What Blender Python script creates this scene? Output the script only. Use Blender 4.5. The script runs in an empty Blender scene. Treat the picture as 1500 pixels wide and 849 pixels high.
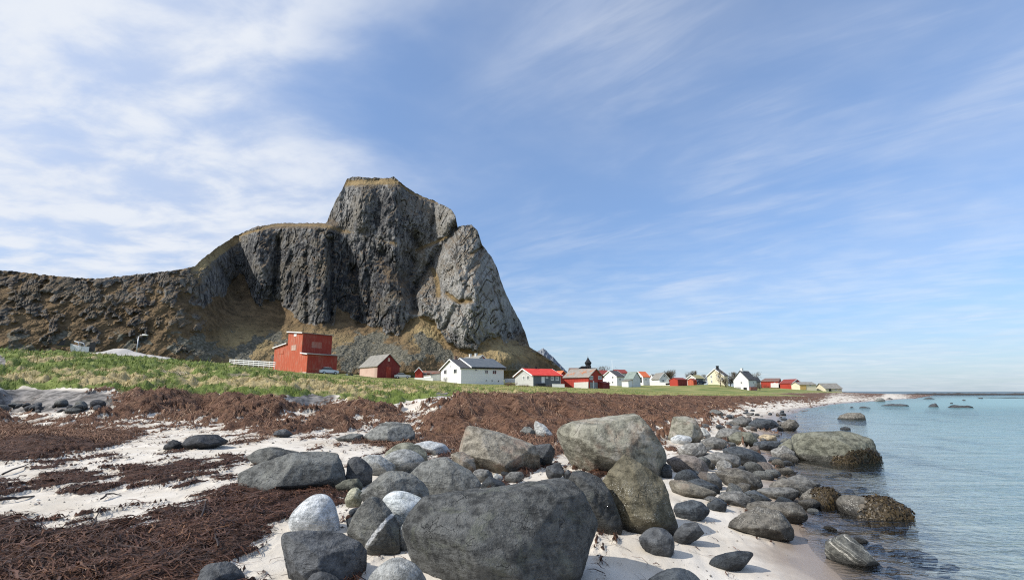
import bpy, bmesh, math, random
import numpy as np
from mathutils import Vector

random.seed(7)
RNG = np.random.default_rng(11)
scene = bpy.context.scene
COL = scene.collection

# ------------------------------------------------------------------ camera model (used to lay the place out at true distances)
F, CX, CY = 750.0, 750.0, 424.5
HOR = 573.0
TH = math.atan((HOR - CY) / F)
CT, ST = math.cos(TH), math.sin(TH)
EYE = 2.0


def pix(px, py, Y):
    """world point at forward distance Y seen at photo pixel px, py"""
    u = (px - CX) / F
    v = (CY - py) / F
    t = Y / (CT - v * ST)
    return Vector((u * t, Y, EYE + t * (ST + v * CT)))


def elev(py):
    v = (CY - py) / F
    return (ST + v * CT) / (CT - v * ST)


def azi(px, py):
    v = (CY - py) / F
    return (px - CX) / F / (CT - v * ST)


def project(x, y, z):
    """world -> photo pixel (arrays)"""
    dz = z - EYE
    d = y * CT + dz * ST
    d = np.maximum(d, 1e-3)
    return CX + F * x / d, CY - F * (-y * ST + dz * CT) / d


def smooth(a, b, x):
    t = np.clip((x - a) / (b - a), 0, 1)
    return t * t * (3 - 2 * t)


# ------------------------------------------------------------------ numpy gradient noise
_P = np.random.default_rng(5).permutation(256)
_P = np.concatenate([_P, _P, _P])
_G2 = np.array([[math.cos(a), math.sin(a)] for a in np.linspace(0, 2 * math.pi, 32, endpoint=False)])
_g3 = np.random.default_rng(6).normal(size=(64, 3))
_G3 = _g3 / np.linalg.norm(_g3, axis=1)[:, None]


def _fade(t):
    return t * t * t * (t * (t * 6 - 15) + 10)


def pn2(x, y, seed=0):
    x = np.asarray(x, float) + seed * 37.13
    y = np.asarray(y, float) + seed * 11.71
    xi = np.floor(x).astype(int); yi = np.floor(y).astype(int)
    xf = x - xi; yf = y - yi
    xi &= 255; yi &= 255
    u = _fade(xf); v = _fade(yf)

    def g(ix, iy, dx, dy):
        h = _P[_P[ix] + iy] & 31
        return _G2[h, 0] * dx + _G2[h, 1] * dy
    a = g(xi, yi, xf, yf); b = g(xi + 1, yi, xf - 1, yf)
    c = g(xi, yi + 1, xf, yf - 1); d = g(xi + 1, yi + 1, xf - 1, yf - 1)
    return ((a + u * (b - a)) + v * ((c + u * (d - c)) - (a + u * (b - a)))) * 1.5


def fbm2(x, y, o=4, seed=0, gain=.5, ridge=False):
    s = 0; amp = 1; tot = 0; f = 1.0
    for k in range(o):
        n = pn2(np.asarray(x) * f, np.asarray(y) * f, seed + k)
        if ridge:
            n = 1 - 2 * np.abs(n)
        s = s + n * amp; tot += amp; amp *= gain; f *= 2.03
    return s / tot


def pn3(x, y, z, seed=0):
    x = x + seed * 17.3; y = y + seed * 5.9; z = z + seed * 9.1
    xi = np.floor(x).astype(int); yi = np.floor(y).astype(int); zi = np.floor(z).astype(int)
    xf = x - xi; yf = y - yi; zf = z - zi
    xi &= 255; yi &= 255; zi &= 255
    u = _fade(xf); v = _fade(yf); w = _fade(zf)

    def g(i, j, k, a, b, c):
        h = _P[_P[_P[i] + j] + k] & 63
        return _G3[h, 0] * a + _G3[h, 1] * b + _G3[h, 2] * c
    r = 0
    for dz in (0, 1):
        for dy in (0, 1):
            for dx in (0, 1):
                wt = (u if dx else 1 - u) * (v if dy else 1 - v) * (w if dz else 1 - w)
                r = r + wt * g(xi + dx, yi + dy, zi + dz, xf - dx, yf - dy, zf - dz)
    return r * 1.5


def fbm3(p, s, o=4, seed=0, gain=.5, ridge=False):
    r = 0; amp = 1; tot = 0; f = 1.0 / s
    for k in range(o):
        n = pn3(p[:, 0] * f, p[:, 1] * f, p[:, 2] * f, seed + k)
        if ridge:
            n = 1 - 2 * np.abs(n)
        r = r + n * amp; tot += amp; amp *= gain; f *= 2.07
    return r / tot


class RBF:
    """smooth surface through scattered control values"""
    def __init__(self, pts, vals, lin=True):
        self.p = np.array(pts, float); n = len(self.p)
        d = np.linalg.norm(self.p[:, None] - self.p[None], axis=2)
        A = np.zeros((n + 3, n + 3))
        A[:n, :n] = d
        A[:n, n] = 1; A[:n, n + 1:] = self.p
        A[n, :n] = 1; A[n + 1:, :n] = self.p.T
        A[:n, :n] += np.eye(n) * 1e-4
        b = np.concatenate([np.array(vals, float), np.zeros(3)])
        self.w = np.linalg.lstsq(A, b, rcond=None)[0]

    def __call__(self, q):
        q = np.asarray(q, float); out = np.zeros(len(q)); n = len(self.p)
        for i in range(0, len(q), 40000):
            s = q[i:i + 40000]
            dx = s[:, 0:1] - self.p[None, :, 0]
            dy = s[:, 1:2] - self.p[None, :, 1]
            out[i:i + 40000] = np.sqrt(dx * dx + dy * dy) @ self.w[:n] + self.w[n] + s @ self.w[n + 1:]
        return out


# ------------------------------------------------------------------ object helpers
def mesh_np(name, verts, faces, attrs=None, smooth_=True):
    """mesh from arrays; faces is (n,3) or (n,4)"""
    verts = np.asarray(verts, np.float32); faces = np.asarray(faces, np.int32)
    k = faces.shape[1]
    me = bpy.data.meshes.new(name)
    me.vertices.add(len(verts)); me.vertices.foreach_set('co', verts.ravel())
    me.loops.add(faces.size); me.loops.foreach_set('vertex_index', faces.ravel())
    me.polygons.add(len(faces))
    me.polygons.foreach_set('loop_start', np.arange(0, faces.size, k, dtype=np.int32))
    me.polygons.foreach_set('use_smooth', np.full(len(faces), smooth_, dtype=bool))
    me.update(calc_edges=True)
    for n, a in (attrs or {}).items():
        at = me.attributes.new(n, 'FLOAT', 'POINT')
        at.data.foreach_set('value', np.asarray(a, np.float32))
    return me


def link(name, me, mat=None, parent=None, loc=None):
    o = bpy.data.objects.new(name, me)
    COL.objects.link(o)
    if mat is not None:
        me.materials.append(mat)
    if parent is not None:
        o.parent = parent
    if loc is not None:
        o.location = loc
    return o


def tag(o, label=None, cat=None, group=None, kind=None):
    if label: o['label'] = label
    if cat: o['category'] = cat
    if group: o['group'] = group
    if kind: o['kind'] = kind
    return o


def empty(name, loc, label, cat, group=None):
    o = bpy.data.objects.new(name, None)
    COL.objects.link(o)
    o.location = loc
    return tag(o, label, cat, group)


class MB:
    """collects boxes, prisms, tubes and lathes, then links them as ONE mesh object"""
    def __init__(self):
        self.v = []; self.f = []

    def poly(self, pts, faces):
        b = len(self.v)
        self.v += [tuple(p) for p in pts]
        self.f += [tuple(i + b for i in f) for f in faces]
        return self

    def hexa(self, o, a, b, c):
        """box from corner o with edge vectors a, b, c"""
        o, a, b, c = Vector(o), Vector(a), Vector(b), Vector(c)
        p = [o, o + a, o + a + b, o + b, o + c, o + a + c, o + a + b + c, o + b + c]
        f = [(0, 3, 2, 1), (4, 5, 6, 7), (0, 1, 5, 4), (1, 2, 6, 5), (2, 3, 7, 6), (3, 0, 4, 7)]
        if a.cross(b).dot(c) < 0:
            f = [tuple(reversed(q)) for q in f]
        return self.poly(p, f)

    def prism(self, pts, ext):
        n = len(pts); e = Vector(ext)
        p = [Vector(q) for q in pts] + [Vector(q) + e for q in pts]
        f = [tuple(range(n - 1, -1, -1)), tuple(range(n, 2 * n))]
        for i in range(n):
            j = (i + 1) % n
            f.append((i, j, j + n, i + n))
        nn = Vector((0, 0, 0))
        for i in range(n):
            nn += Vector(pts[i]).cross(Vector(pts[(i + 1) % n]))
        if nn.dot(e) < 0:
            f = [tuple(reversed(q)) for q in f]
        return self.poly(p, f)

    def tube(self, path, radii, n=8, cap=True):
        path = [Vector(p) for p in path]
        b = len(self.v)
        for i, p in enumerate(path):
            t = (path[min(i + 1, len(path) - 1)] - path[max(i - 1, 0)]).normalized()
            up = Vector((0, 0, 1)) if abs(t.z) < .9 else Vector((1, 0, 0))
            e1 = t.cross(up).normalized(); e2 = t.cross(e1)
            r = radii[i] if hasattr(radii, '__len__') else radii
            for k in range(n):
                a = 2 * math.pi * k / n
                self.v.append(tuple(p + e1 * (r * math.cos(a)) + e2 * (r * math.sin(a))))
        for i in range(len(path) - 1):
            for k in range(n):
                k2 = (k + 1) % n
                self.f.append((b + i * n + k, b + (i + 1) * n + k, b + (i + 1) * n + k2, b + i * n + k2))
        if cap:
            self.f.append(tuple(b + k for k in range(n)))
            self.f.append(tuple(b + (len(path) - 1) * n + k for k in reversed(range(n))))
        return self

    def lathe(self, c, prof, n=16):
        """prof: (radius, z) pairs"""
        c = Vector(c); b = len(self.v)
        for r, z in prof:
            for k in range(n):
                a = 2 * math.pi * (k + .5) / n
                self.v.append((c.x + r * math.cos(a), c.y + r * math.sin(a), c.z + z))
        for i in range(len(prof) - 1):
            for k in range(n):
                k2 = (k + 1) % n
                self.f.append((b + i * n + k, b + i * n + k2, b + (i + 1) * n + k2, b + (i + 1) * n + k))
        self.f.append(tuple(b + k for k in reversed(range(n))))
        self.f.append(tuple(b + (len(prof) - 1) * n + k for k in range(n)))
        return self

    def build(self, name, mat, parent=None, label=None, sm=False):
        me = bpy.data.meshes.new(name)
        me.from_pydata(self.v, [], self.f)
        if sm:
            me.polygons.foreach_set('use_smooth', [True] * len(me.polygons))
        me.update()
        o = link(name, me, mat, parent)
        if label: o['label'] = label
        return o


# ------------------------------------------------------------------ node helper
class NT:
    def __init__(self, name):
        self.m = bpy.data.materials.new(name)
        self.m.use_nodes = True
        self.t = self.m.node_tree
        self.t.nodes.clear()
        self.out = self.t.nodes.new('ShaderNodeOutputMaterial')

    def n(self, typ, ins=None, **props):
        nd = self.t.nodes.new(typ)
        for k, v in props.items():
            setattr(nd, k, v)
        for k, v in (ins or {}).items():
            s = nd.inputs[k]
            if isinstance(v, bpy.types.NodeSocket):
                self.t.links.new(v, s)
            else:
                if isinstance(v, (tuple, list)) and len(v) == 3 and s.type == 'RGBA':
                    v = (*v, 1)
                s.default_value = v
        return nd

    def math(self, op, a, b=0.0, c=None, clamp=False):
        nd = self.n('ShaderNodeMath', operation=op, use_clamp=clamp)
        for i, v in enumerate((a, b, c)):
            if v is None: continue
            if isinstance(v, bpy.types.NodeSocket): self.t.links.new(v, nd.inputs[i])
            else: nd.inputs[i].default_value = v
        return nd.outputs[0]

    def mix(self, f, a, b, mode='MIX'):
        nd = self.n('ShaderNodeMix', data_type='RGBA', blend_type=mode, clamp_factor=True)
        for i, v in ((0, f), (6, a), (7, b)):
            if isinstance(v, bpy.types.NodeSocket): self.t.links.new(v, nd.inputs[i])
            else: nd.inputs[i].default_value = (*v, 1) if isinstance(v, (tuple, list)) and len(v) == 3 else v
        return nd.outputs[2]

    def noise(self, vec, scale, detail=4, rough=.55, dist=0.0):
        return self.n('ShaderNodeTexNoise', {'Vector': vec, 'Scale': scale, 'Detail': detail, 'Roughness': rough, 'Distortion': dist}).outputs['Fac']

    def ramp(self, x, lo, hi):
        """0 below lo, 1 above hi, smooth between"""
        nd = self.n('ShaderNodeMapRange', {'Value': x, 'From Min': lo, 'From Max': hi}, interpolation_type='SMOOTHSTEP')
        return nd.outputs[0]

    def attr(self, name):
        return self.n('ShaderNodeAttribute', attribute_name=name).outputs['Fac']

    def pos(self):
        return self.n('ShaderNodeNewGeometry').outputs['Position']

    def scalev(self, vec, s, rot=(0, 0, 0)):
        return self.n('ShaderNodeMapping', {'Vector': vec, 'Scale': s, 'Rotation': rot}).outputs[0]

    def bump(self, h, strength, dist, normal=None):
        d = {'Height': h, 'Strength': strength, 'Distance': dist}
        if normal is not None: d['Normal'] = normal
        return self.n('ShaderNodeBump', d).outputs[0]

    def finish(self, color, rough=.9, normal=None, spec=.3, **kw):
        d = {'Base Color': color, 'Roughness': rough, 'Specular IOR Level': spec}
        if normal is not None: d['Normal'] = normal
        d.update(kw)
        b = self.n('ShaderNodeBsdfPrincipled', d)
        self.t.links.new(b.outputs[0], self.out.inputs[0])
        return self.m

# ------------------------------------------------------------------ camera, sun, sky
cam_d = bpy.data.cameras.new('camera')
cam = bpy.data.objects.new('camera', cam_d)
COL.objects.link(cam)
cam.location = (0, 0, EYE)
cam.rotation_euler = (math.pi / 2 + TH, 0, 0)
cam_d.sensor_width = 36.0
cam_d.sensor_fit = 'HORIZONTAL'
cam_d.lens = 36.0 * F / 1500.0
cam_d.clip_start = .1
cam_d.clip_end = 40000
scene.camera = cam

SUN_EL, SUN_AZ = math.radians(41), math.radians(248)     # azimuth clockwise from +Y
sd = Vector((math.sin(SUN_AZ) * math.cos(SUN_EL), math.cos(SUN_AZ) * math.cos(SUN_EL), math.sin(SUN_EL)))
sun_d = bpy.data.lights.new('sun', 'SUN')
sun_d.energy = 4.7
sun_d.angle = math.radians(.55)
sun_d.color = (1, .96, .90)
sun = bpy.data.objects.new('sun', sun_d)
COL.objects.link(sun)
sun.rotation_euler = (-sd).to_track_quat('-Z', 'Y').to_euler()
sun.location = (-30, -20, 60)

world = bpy.data.worlds.new('World')
scene.world = world
world.use_nodes = True
wt = world.node_tree
wt.nodes.clear()


class WT(NT):
    def __init__(self, tree):
        self.t = tree


W = WT(wt)
sky = W.n('ShaderNodeTexSky', sky_type='NISHITA', sun_disc=False, sun_elevation=SUN_EL, sun_rotation=SUN_AZ,
          altitude=0, air_density=1.0, dust_density=.6, ozone_density=2.5)
geo = W.n('ShaderNodeTexCoord').outputs['Generated']      # view direction in the world
sep = W.n('ShaderNodeSeparateXYZ', {0: geo})
dx, dy, dz = sep.outputs
zc = W.math('MAXIMUM', W.math('ADD', dz, .09), .02)
pu = W.math('DIVIDE', dx, zc)
pv = W.math('DIVIDE', dy, zc)
cp = W.n('ShaderNodeCombineXYZ', {0: pu, 1: pv, 2: 0.0}).outputs[0]     # clouds lie on a level sheet
# soft broken veil
def cl(ang, sc, off, detail, rough, dist):
    r = W.n('ShaderNodeVectorRotate', {'Vector': cp, 'Angle': ang}, rotation_type='Z_AXIS').outputs[0]
    v = W.n('ShaderNodeMapping', {'Vector': r, 'Scale': sc, 'Location': off}).outputs[0]
    return W.noise(v, 1.0, detail, rough, dist)
veil = cl(.5, (.7, .8, 1), (3.1, 1.7, 0), 6, .55, .3)
puff = cl(.3, (2.9, 4.0, 1), (7.0, 2.0, 0), 6, .56, .25)
fine = cl(.72, (1.5, 7.0, 1), (1.3, 9.1, 0), 6, .6, .7)
wisp = cl(.72, (.9, 1.6, 1), (5.3, 4.2, 0), 5, .55, .6)
az = W.math('DIVIDE', dx, W.math('MAXIMUM', dy, .05))                 # tangent of the bearing
left = W.ramp(W.math('ADD', W.math('MULTIPLY', az, -1.0), W.math('MULTIPLY', W.math('SUBTRACT', veil, .5), 1.3)), .10, .62)
c1 = W.math('MULTIPLY', left, W.math('ADD', .54, W.math('MULTIPLY', W.ramp(W.math('ADD', W.math('MULTIPLY', puff, .65), W.math('MULTIPLY', veil, .35)), .38, .60), .43)))
c2 = W.math('MULTIPLY', W.math('MULTIPLY', W.ramp(wisp, .40, .66), W.ramp(fine, .24, .82)), W.math('MULTIPLY', W.ramp(az, -.25, .25), .46))
c3 = W.math('ADD', .04, W.math('MULTIPLY', W.ramp(veil, .36, .72), .20))
hz = W.math('MULTIPLY', W.ramp(dz, .20, .0), .40)                     # pale air near the horizon
band = W.math('MULTIPLY', W.math('MULTIPLY', W.ramp(dz, .34, .16), W.ramp(puff, .35, .7)), .16)
inv = W.math('MULTIPLY', W.math('SUBTRACT', 1.0, c1), W.math('SUBTRACT', 1.0, c2))
inv = W.math('MULTIPLY', inv, W.math('SUBTRACT', 1.0, c3))
inv = W.math('MULTIPLY', inv, W.math('SUBTRACT', 1.0, band))
cover = W.math('SUBTRACT', 1.0, inv, clamp=True)
shade = W.mix(W.ramp(puff, .35, .65), (4.7, 5.2, 6.2), (5.7, 6.0, 6.5))
blue = W.mix(1.0, sky.outputs[0], (1.02, 1.12, 1.26), 'MULTIPLY')
grad = W.mix(W.ramp(dz, .02, .62), (.70, .74, .80), (1.40, 1.30, 1.19))
blue = W.mix(1.0, blue, grad, 'MULTIPLY')
base = W.mix(hz, blue, (3.0, 3.9, 5.2))
skyc = W.mix(cover, base, shade)
bg = W.n('ShaderNodeBackground', {'Color': skyc, 'Strength': .145})
wo = W.n('ShaderNodeOutputWorld')
wt.links.new(bg.outputs[0], wo.inputs[0])

scene.view_settings.view_transform = 'Standard'
scene.view_settings.look = 'None'
scene.view_settings.exposure = 0
scene.view_settings.gamma = 1
scene.render.engine = 'CYCLES'
scene.cycles.max_bounces = 6
scene.cycles.diffuse_bounces = 2
scene.cycles.glossy_bounces = 2
scene.cycles.transparent_max_bounces = 8
scene.cycles.use_denoising = False
scene.cycles.filter_width = 1.15
scene.cycles.use_adaptive_sampling = False

# ------------------------------------------------------------------ the ground: one sheet, heights through surveyed points
OFF = 2.0
_gp, _gv = [], []


def _st(x, y):
    return (2.2 * x / (y + OFF), math.log(y + OFF))


def gz(px, py, z):           # a ground point known by its height
    Y = (z - EYE) / elev(py)
    p = pix(px, py, Y)
    _gp.append(_st(p.x, Y)); _gv.append(z)


def gy(px, py, Y):           # a ground point known by its distance
    p = pix(px, py, Y)
    _gp.append(_st(p.x, Y)); _gv.append(p.z)


def gw(x, y, z):
    _gp.append(_st(x, y)); _gv.append(z)


for q in [(1235, 849, 0), (1185, 800, 0), (1165, 760, 0.0), (1160, 710, .0), (1125, 668, 0), (1122, 648, 0), (1148, 622, 0), (1170, 604, 0),
          (1215, 593, 0), (1300, 586.5, 0), (1345, 583.5, 0),
          (1400, 849, -.28), (1500, 849, -.42), (1500, 740, -.65), (1350, 740, -.4), (1250, 700, -.25), (1500, 640, -1.0), (1350, 640, -.7),
          (1240, 640, -.35), (1240, 610, -.35), (1350, 606, -.8), (1500, 600, -1.2), (1400, 590, -1.0), (1500, 585, -1.6), (1480, 579, -2.5), (1700, 620, -1.6), (1700, 849, -.8),
          (740, 849, .36), (400, 849, .46), (0, 849, .55), (-250, 849, .6), (900, 849, .30), (1060, 849, .14), (0, 760, .62), (300, 760, .56), (600, 760, .46),
          (980, 760, .24), (0, 690, .72), (300, 690, .66), (600, 680, .52), (850, 690, .40), (1000, 690, .27), (1080, 690, .1), (1000, 640, .32), (1070, 630, .16),
          (0, 640, .82), (300, 640, .76), (600, 645, .56), (-250, 640, .9), (0, 612, .9), (-250, 612, 1.0), (300, 612, .8), (450, 612, .68), (600, 612, .6),
          (650, 640, .5), (800, 637, .46), (930, 622, .42), (1000, 606, .38), (1080, 603, .22), (1130, 596, .2), (1190, 587, .3), (1290, 582, .3)]:
    gz(*q)
for q in [(0, 605, 20.5), (0, 569, 22.6), (-250, 600, 20), (-250, 560, 23), (0, 548, 27), (0, 513, 37), (-250, 500, 38), (120, 603, 20.5), (120, 573, 23), (120, 518, 40),
          (200, 600, 20.5), (200, 579, 23), (200, 553, 29), (200, 524, 42), (330, 602, 22), (330, 584, 25), (330, 556, 33), (330, 534, 48),
          (440, 598, 24), (440, 574, 28), (430, 550, 46), (446, 547, 100), (400, 541, 112), (490, 547, 112),
          (520, 600, 24), (520, 586, 28), (520, 571, 34), (520, 558, 60), (552, 553, 137), (590, 553, 150),
          (620, 592, 28), (620, 581, 33), (600, 569, 44), (660, 568, 55), (640, 561, 120), (675, 561, 148), (738, 563.5, 140),
          (700, 591, 27), (700, 580, 40), (720, 569, 60), (800, 589, 31), (800, 578.5, 50), (790, 569, 80), (781, 565, 130), (865, 569, 137),
          (900, 586, 42), (900, 579, 66), (900, 569, 120), (925, 566.5, 170), (904, 565, 185), (1000, 586, 66), (1000, 578.5, 105), (1000, 574, 140), (1000, 564, 200),
          (1060, 562, 195), (1090, 571, 195), (1100, 587, 70), (1100, 577.5, 125), (1100, 573.5, 165), (1135, 567.5, 255), (1170, 578, 145), (1180, 571, 235), (1221, 573.2, 240), (1240, 577.5, 170),
          (560, 551, 200), (480, 547, 180), (660, 556, 200), (740, 556, 210), (800, 557, 230), (620, 554, 250), (500, 547, 250), (400, 538, 170),
          (1290, 577, 235), (1325, 577, 290), (1360, 577.5, 340)]:
    gy(*q)
for q in [(-320, 300, 14), (-200, 300, 13), (-100, 300, 10.5), (0, 300, 8.5), (30, 300, 7.5), (60, 300, 6), (110, 300, 3.2), (150, 300, 2.0), (230, 300, .4), (330, 300, -3), (-240, 140, 6.0),
          (-90, 90, 4.6), (-40, 80, 4.7), (-300, 200, 9), (420, 300, -4), (200, 600, 1.0), (0, 600, 14), (-600, 600, 14), (600, 600, -6),
          (0, 0, .5), (-3, 0, .6), (3, 0, .2), (6, 1, -.25)]:
    gw(*q)
GR = RBF(_gp, _gv)

NS, NT_ = 860, 620
s_ax = np.linspace(-1.32, 1.32, NS)
t_ax = np.concatenate([np.linspace(math.log(1.2 + OFF), math.log(330 + OFF), NT_), np.log(np.array([380, 460, 600, 900, 1500, 3000, 6000, 12000.]) + OFF)])
NTT = len(t_ax)
TT, SS = np.meshgrid(t_ax, s_ax, indexing='ij')
YY = np.exp(TT) - OFF
XX = SS * (YY + OFF)
# coarse evaluation then refine
cs = np.linspace(-1.32, 1.32, 216); ct = np.linspace(t_ax[0], t_ax[NT_ - 1], 156)
CTT, CSS = np.meshgrid(ct, cs, indexing='ij')
cz = GR(np.stack([2.2 * CSS.ravel(), CTT.ravel()], 1)).reshape(CTT.shape)
for _ in range(1):
    e = np.pad(cz, 1, mode='edge')
    cz = (e[1:-1, 1:-1] * 2 + e[:-2, 1:-1] + e[2:, 1:-1] + e[1:-1, :-2] + e[1:-1, 2:]) / 6


def bil(grid, s, t, sa, ta):
    i = np.clip((np.asarray(t) - ta[0]) / (ta[1] - ta[0]), 0, len(ta) - 1.001)
    j = np.clip((np.asarray(s) - sa[0]) / (sa[1] - sa[0]), 0, len(sa) - 1.001)
    i0 = i.astype(int); j0 = j.astype(int); fi = i - i0; fj = j - j0
    return (grid[i0, j0] * (1 - fi) * (1 - fj) + grid[i0 + 1, j0] * fi * (1 - fj) + grid[i0, j0 + 1] * (1 - fi) * fj + grid[i0 + 1, j0 + 1] * fi * fj)


Z0 = bil(cz, SS, TT, cs, ct)
far = np.clip((TT - t_ax[NT_ - 1]) / .5, 0, 1)
Z0 = np.where(TT > t_ax[NT_ - 1], Z0 * (1 - far) + far * np.where(XX > 150, -6.0, np.minimum(Z0, 8)), Z0)

PX, PY = project(XX, YY, Z0)
# --- zones
K = [(100, 840, 1.2), (-150, 840, 1.2), (250, 840, 1.1), (330, 846, .5), (400, 849, -.3), (0, 780, 1), (120, 775, 1), (250, 760, 1), (350, 760, 1.2), (350, 800, .9), (400, 735, 1), (340, 722, .9), (420, 712, .9),
     (470, 715, .9), (400, 780, .6), (-100, 700, .6), (20, 748, -1), (100, 738, -1.1), (180, 722, -1), (240, 724, -.6), (60, 726, -1), (300, 706, -.5), (360, 692, -.8), (0, 757, -.5),
     (0, 713, .7), (60, 706, .9), (120, 700, 1), (200, 690, 1), (280, 680, 1), (340, 672, .8), (40, 694, -1), (120, 685, -1.1), (200, 672, -1.1), (300, 668, -1.0), (380, 660, -.8),
     (220, 655, -.7), (330, 645, -.8), (440, 650, -.9), (520, 655, -.5), (0, 688, -.6), (0, 670, 1), (60, 660, 1.1), (120, 652, 1.1), (0, 640, .7), (60, 625, .55), (130, 625, .35), (180, 640, .4),
     (0, 610, .1), (100, 606, -.1), (200, 612, .0), (250, 628, -.2), (300, 632, -.1), (350, 625, .4), (400, 645, -.2), (300, 610, .3), (450, 620, .3), (450, 635, .2), (550, 612, .35), (560, 640, .4),
     (500, 600, .8), (615, 603, -.5), (636, 598, -.2), (610, 628, .4), (700, 640, 1), (650, 620, 1.2), (800, 610, 1.3), (900, 600, 1.3), (750, 600, 1.4), (550, 595, 1), (400, 600, 1),
     (200, 595, 1.4), (300, 595, 1.4), (1000, 590, 1.2), (1000, 600, .9), (1050, 606, .1), (980, 625, .2), (1050, 620, -.1), (1100, 598, -.5), (1100, 588, 1.0), (1150, 583, .8), (1200, 579, 1.1),
     (1150, 591, -.45), (1220, 584, -.5), (1300, 580, -1), (1290, 577, 1.0), (1340, 577, .8), (1100, 640, -.2), (1000, 700, -1.1), (1000, 800, -1.3), (1100, 820, -1.2), (850, 830, -1.2), (700, 800, -1), (600, 800, -.7),
     (560, 840, -.9), (876, 806, -.35), (905, 800, -.6), (1140, 792, .1), (1180, 800, -.1), (600, 700, -.3), (420, 800, -.1), (380, 822, -.2), (0, 588, -1), (80, 586, -1), (128, 590, -.6), (440, 583, -1), (470, 582, -.8), (1200, 650, -.8), (1200, 800, -1.2), (1400, 700, -1), (1500, 590, -1),
     (1400, 860, -1), (900, 900, -1), (100, 900, 1), (640, 577, -.5), (900, 580, .7), (1100, 580, 1), (760, 584, 1)]
KR = RBF([(a / 100, b / 45) for a, b, c in K], [c for a, b, c in K])
inview = (TT <= t_ax[NT_ - 1])
kd = np.full(SS.shape, -1.0)
pxc = np.clip(PX, -200, 1700); pyc = np.clip(PY, 540, 960)
kc = KR(np.stack([(np.linspace(-200, 1700, 191)[None, :].repeat(121, 0) / 100).ravel(), (np.linspace(540, 960, 121)[:, None].repeat(191, 1) / 45).ravel()], 1)).reshape(121, 191)
kd = bil(kc, pxc, pyc, np.linspace(-200, 1700, 191), np.linspace(540, 960, 121))
# drift lines run along the shore
SH = Vector((.27, .96)).normalized()
AL = XX * SH.x + YY * SH.y
AC = XX * SH.y - YY * SH.x
far_s = np.clip(YY / 14, .6, 3)
kn = .55 * fbm2(AL * .38, AC * 2.1, 5, seed=3) + .35 * fbm2(AL * 1.6, AC * 6.5, 4, seed=8) + .25 * fbm2(AL * .12, AC * .6, 3, seed=21)
kn2 = fbm2(AL * 3.2, AC * 11, 4, seed=24)
kraw = kd * .9 + kn * 2.5 + .75 * kn2 * smooth(26, 12, YY)
kelp = smooth(-.05, .32, kraw)
GL = np.interp(PX, [-300, 0, 150, 200, 300, 400, 440, 475, 520, 600, 640, 700, 800, 900, 1000, 1100, 1150, 1200, 1240, 1260],
               [566, 568, 571, 576, 580, 584, 578, 581, 590, 585, 582, 579.5, 578.3, 578, 577, 576, 575.6, 575, 574.4, 560])
gn = fbm2(XX * .22, YY * .22, 4, seed=31)
ms = np.clip(YY / 25, .5, 2)
grass = smooth(-1.6, 1.6, (GL - PY) + (gn * 11 + 5 * fbm2(XX * .9, YY * .9, 3, seed=32)) * np.clip(30 / YY, .22, 1)) * smooth(19, 22, YY)
grass = np.where((YY > 60) & (XX < 75) & (PY < 581), np.maximum(grass, smooth(60, 80, YY) * smooth(581, 578.5, PY)), grass)
grass = np.where(YY > 300, np.where(XX < 130, 1, 0), grass)
grass = grass * (1 - ((PX > 1235) & (YY > 60)))
# bare sand scarps in the bank
def blob(px, py, rx, ry):
    return np.exp(-(((PX - px) / rx) ** 2 + ((PY - py) / ry) ** 2))
scar = blob(40, 587, 110, 13) + blob(456, 582, 26, 9) + blob(0, 530, 12, 17) + .9 * blob(650, 577, 26, 3.2)
grass = grass * (1 - smooth(.60, .85, scar + gn * .25))
kelp = kelp * (1 - grass) * (1 - smooth(.35, .6, blob(40, 587, 110, 13) + blob(456, 582, 26, 9)))
kelp = np.where(YY > 400, 0, kelp)
kelp = kelp * smooth(-.16, .02, Z0)

# --- relief
lump = fbm2(XX * .55, YY * .55, 4, seed=41, ridge=False)
lump2 = fbm2(XX * 2.4, YY * 2.4, 4, seed=44)
mound = kelp * smooth(13, 19, YY) * smooth(150, 60, YY)
Z = Z0.copy()
Z += mound * (.60 * np.clip(lump, -.5, .8) + .24 * lump2 + .05)
front = kelp * (1 - smooth(13, 19, YY))
Z += front * (.05 + .07 * fbm2(AL * .9, AC * 3.0, 4, seed=48) + .035 * fbm2(AL * 3.5, AC * 9, 4, seed=50))
for mx_, my_, ma_, mb_, mh_ in [(255, 594, 80, 15, .45), (385, 603, 50, 9, .35), (668, 606, 36, 14, .5), (740, 598, 70, 12, .35), (860, 600, 60, 9, .25), (560, 604, 30, 6, .25), (60, 652, 70, 14, .16), (1000, 592, 60, 6, .3)]:
    Z += blob(mx_, my_, ma_, mb_) * mh_ * kelp * smooth(7, 9, YY)
tus = fbm2(XX * .8, YY * .8, 4, seed=55)
Z += grass * smooth(20, 23, YY) * smooth(130, 40, YY) * (.55 * tus + .24 * fbm2(XX * 2.5, YY * 2.5, 3, seed=57))
sandm = (1 - kelp) * (1 - grass)
Z += sandm * smooth(40, 20, YY) * (.035 * fbm2(XX * .8, YY * .8, 3, seed=61) + .012 * fbm2(AL * 2, AC * 7, 3, seed=63)) * smooth(-.02, .12, Z0)
Z += np.where(Z0 < .02, .05 * fbm2(XX * .5, YY * .5, 3, seed=66) * smooth(.02, -.3, Z0), 0)
Z += smooth(.3, .7, scar) * .25 * fbm2(XX * .9, YY * .9, 4, seed=68) * smooth(19, 21, YY) * smooth(60, 40, YY)


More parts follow.
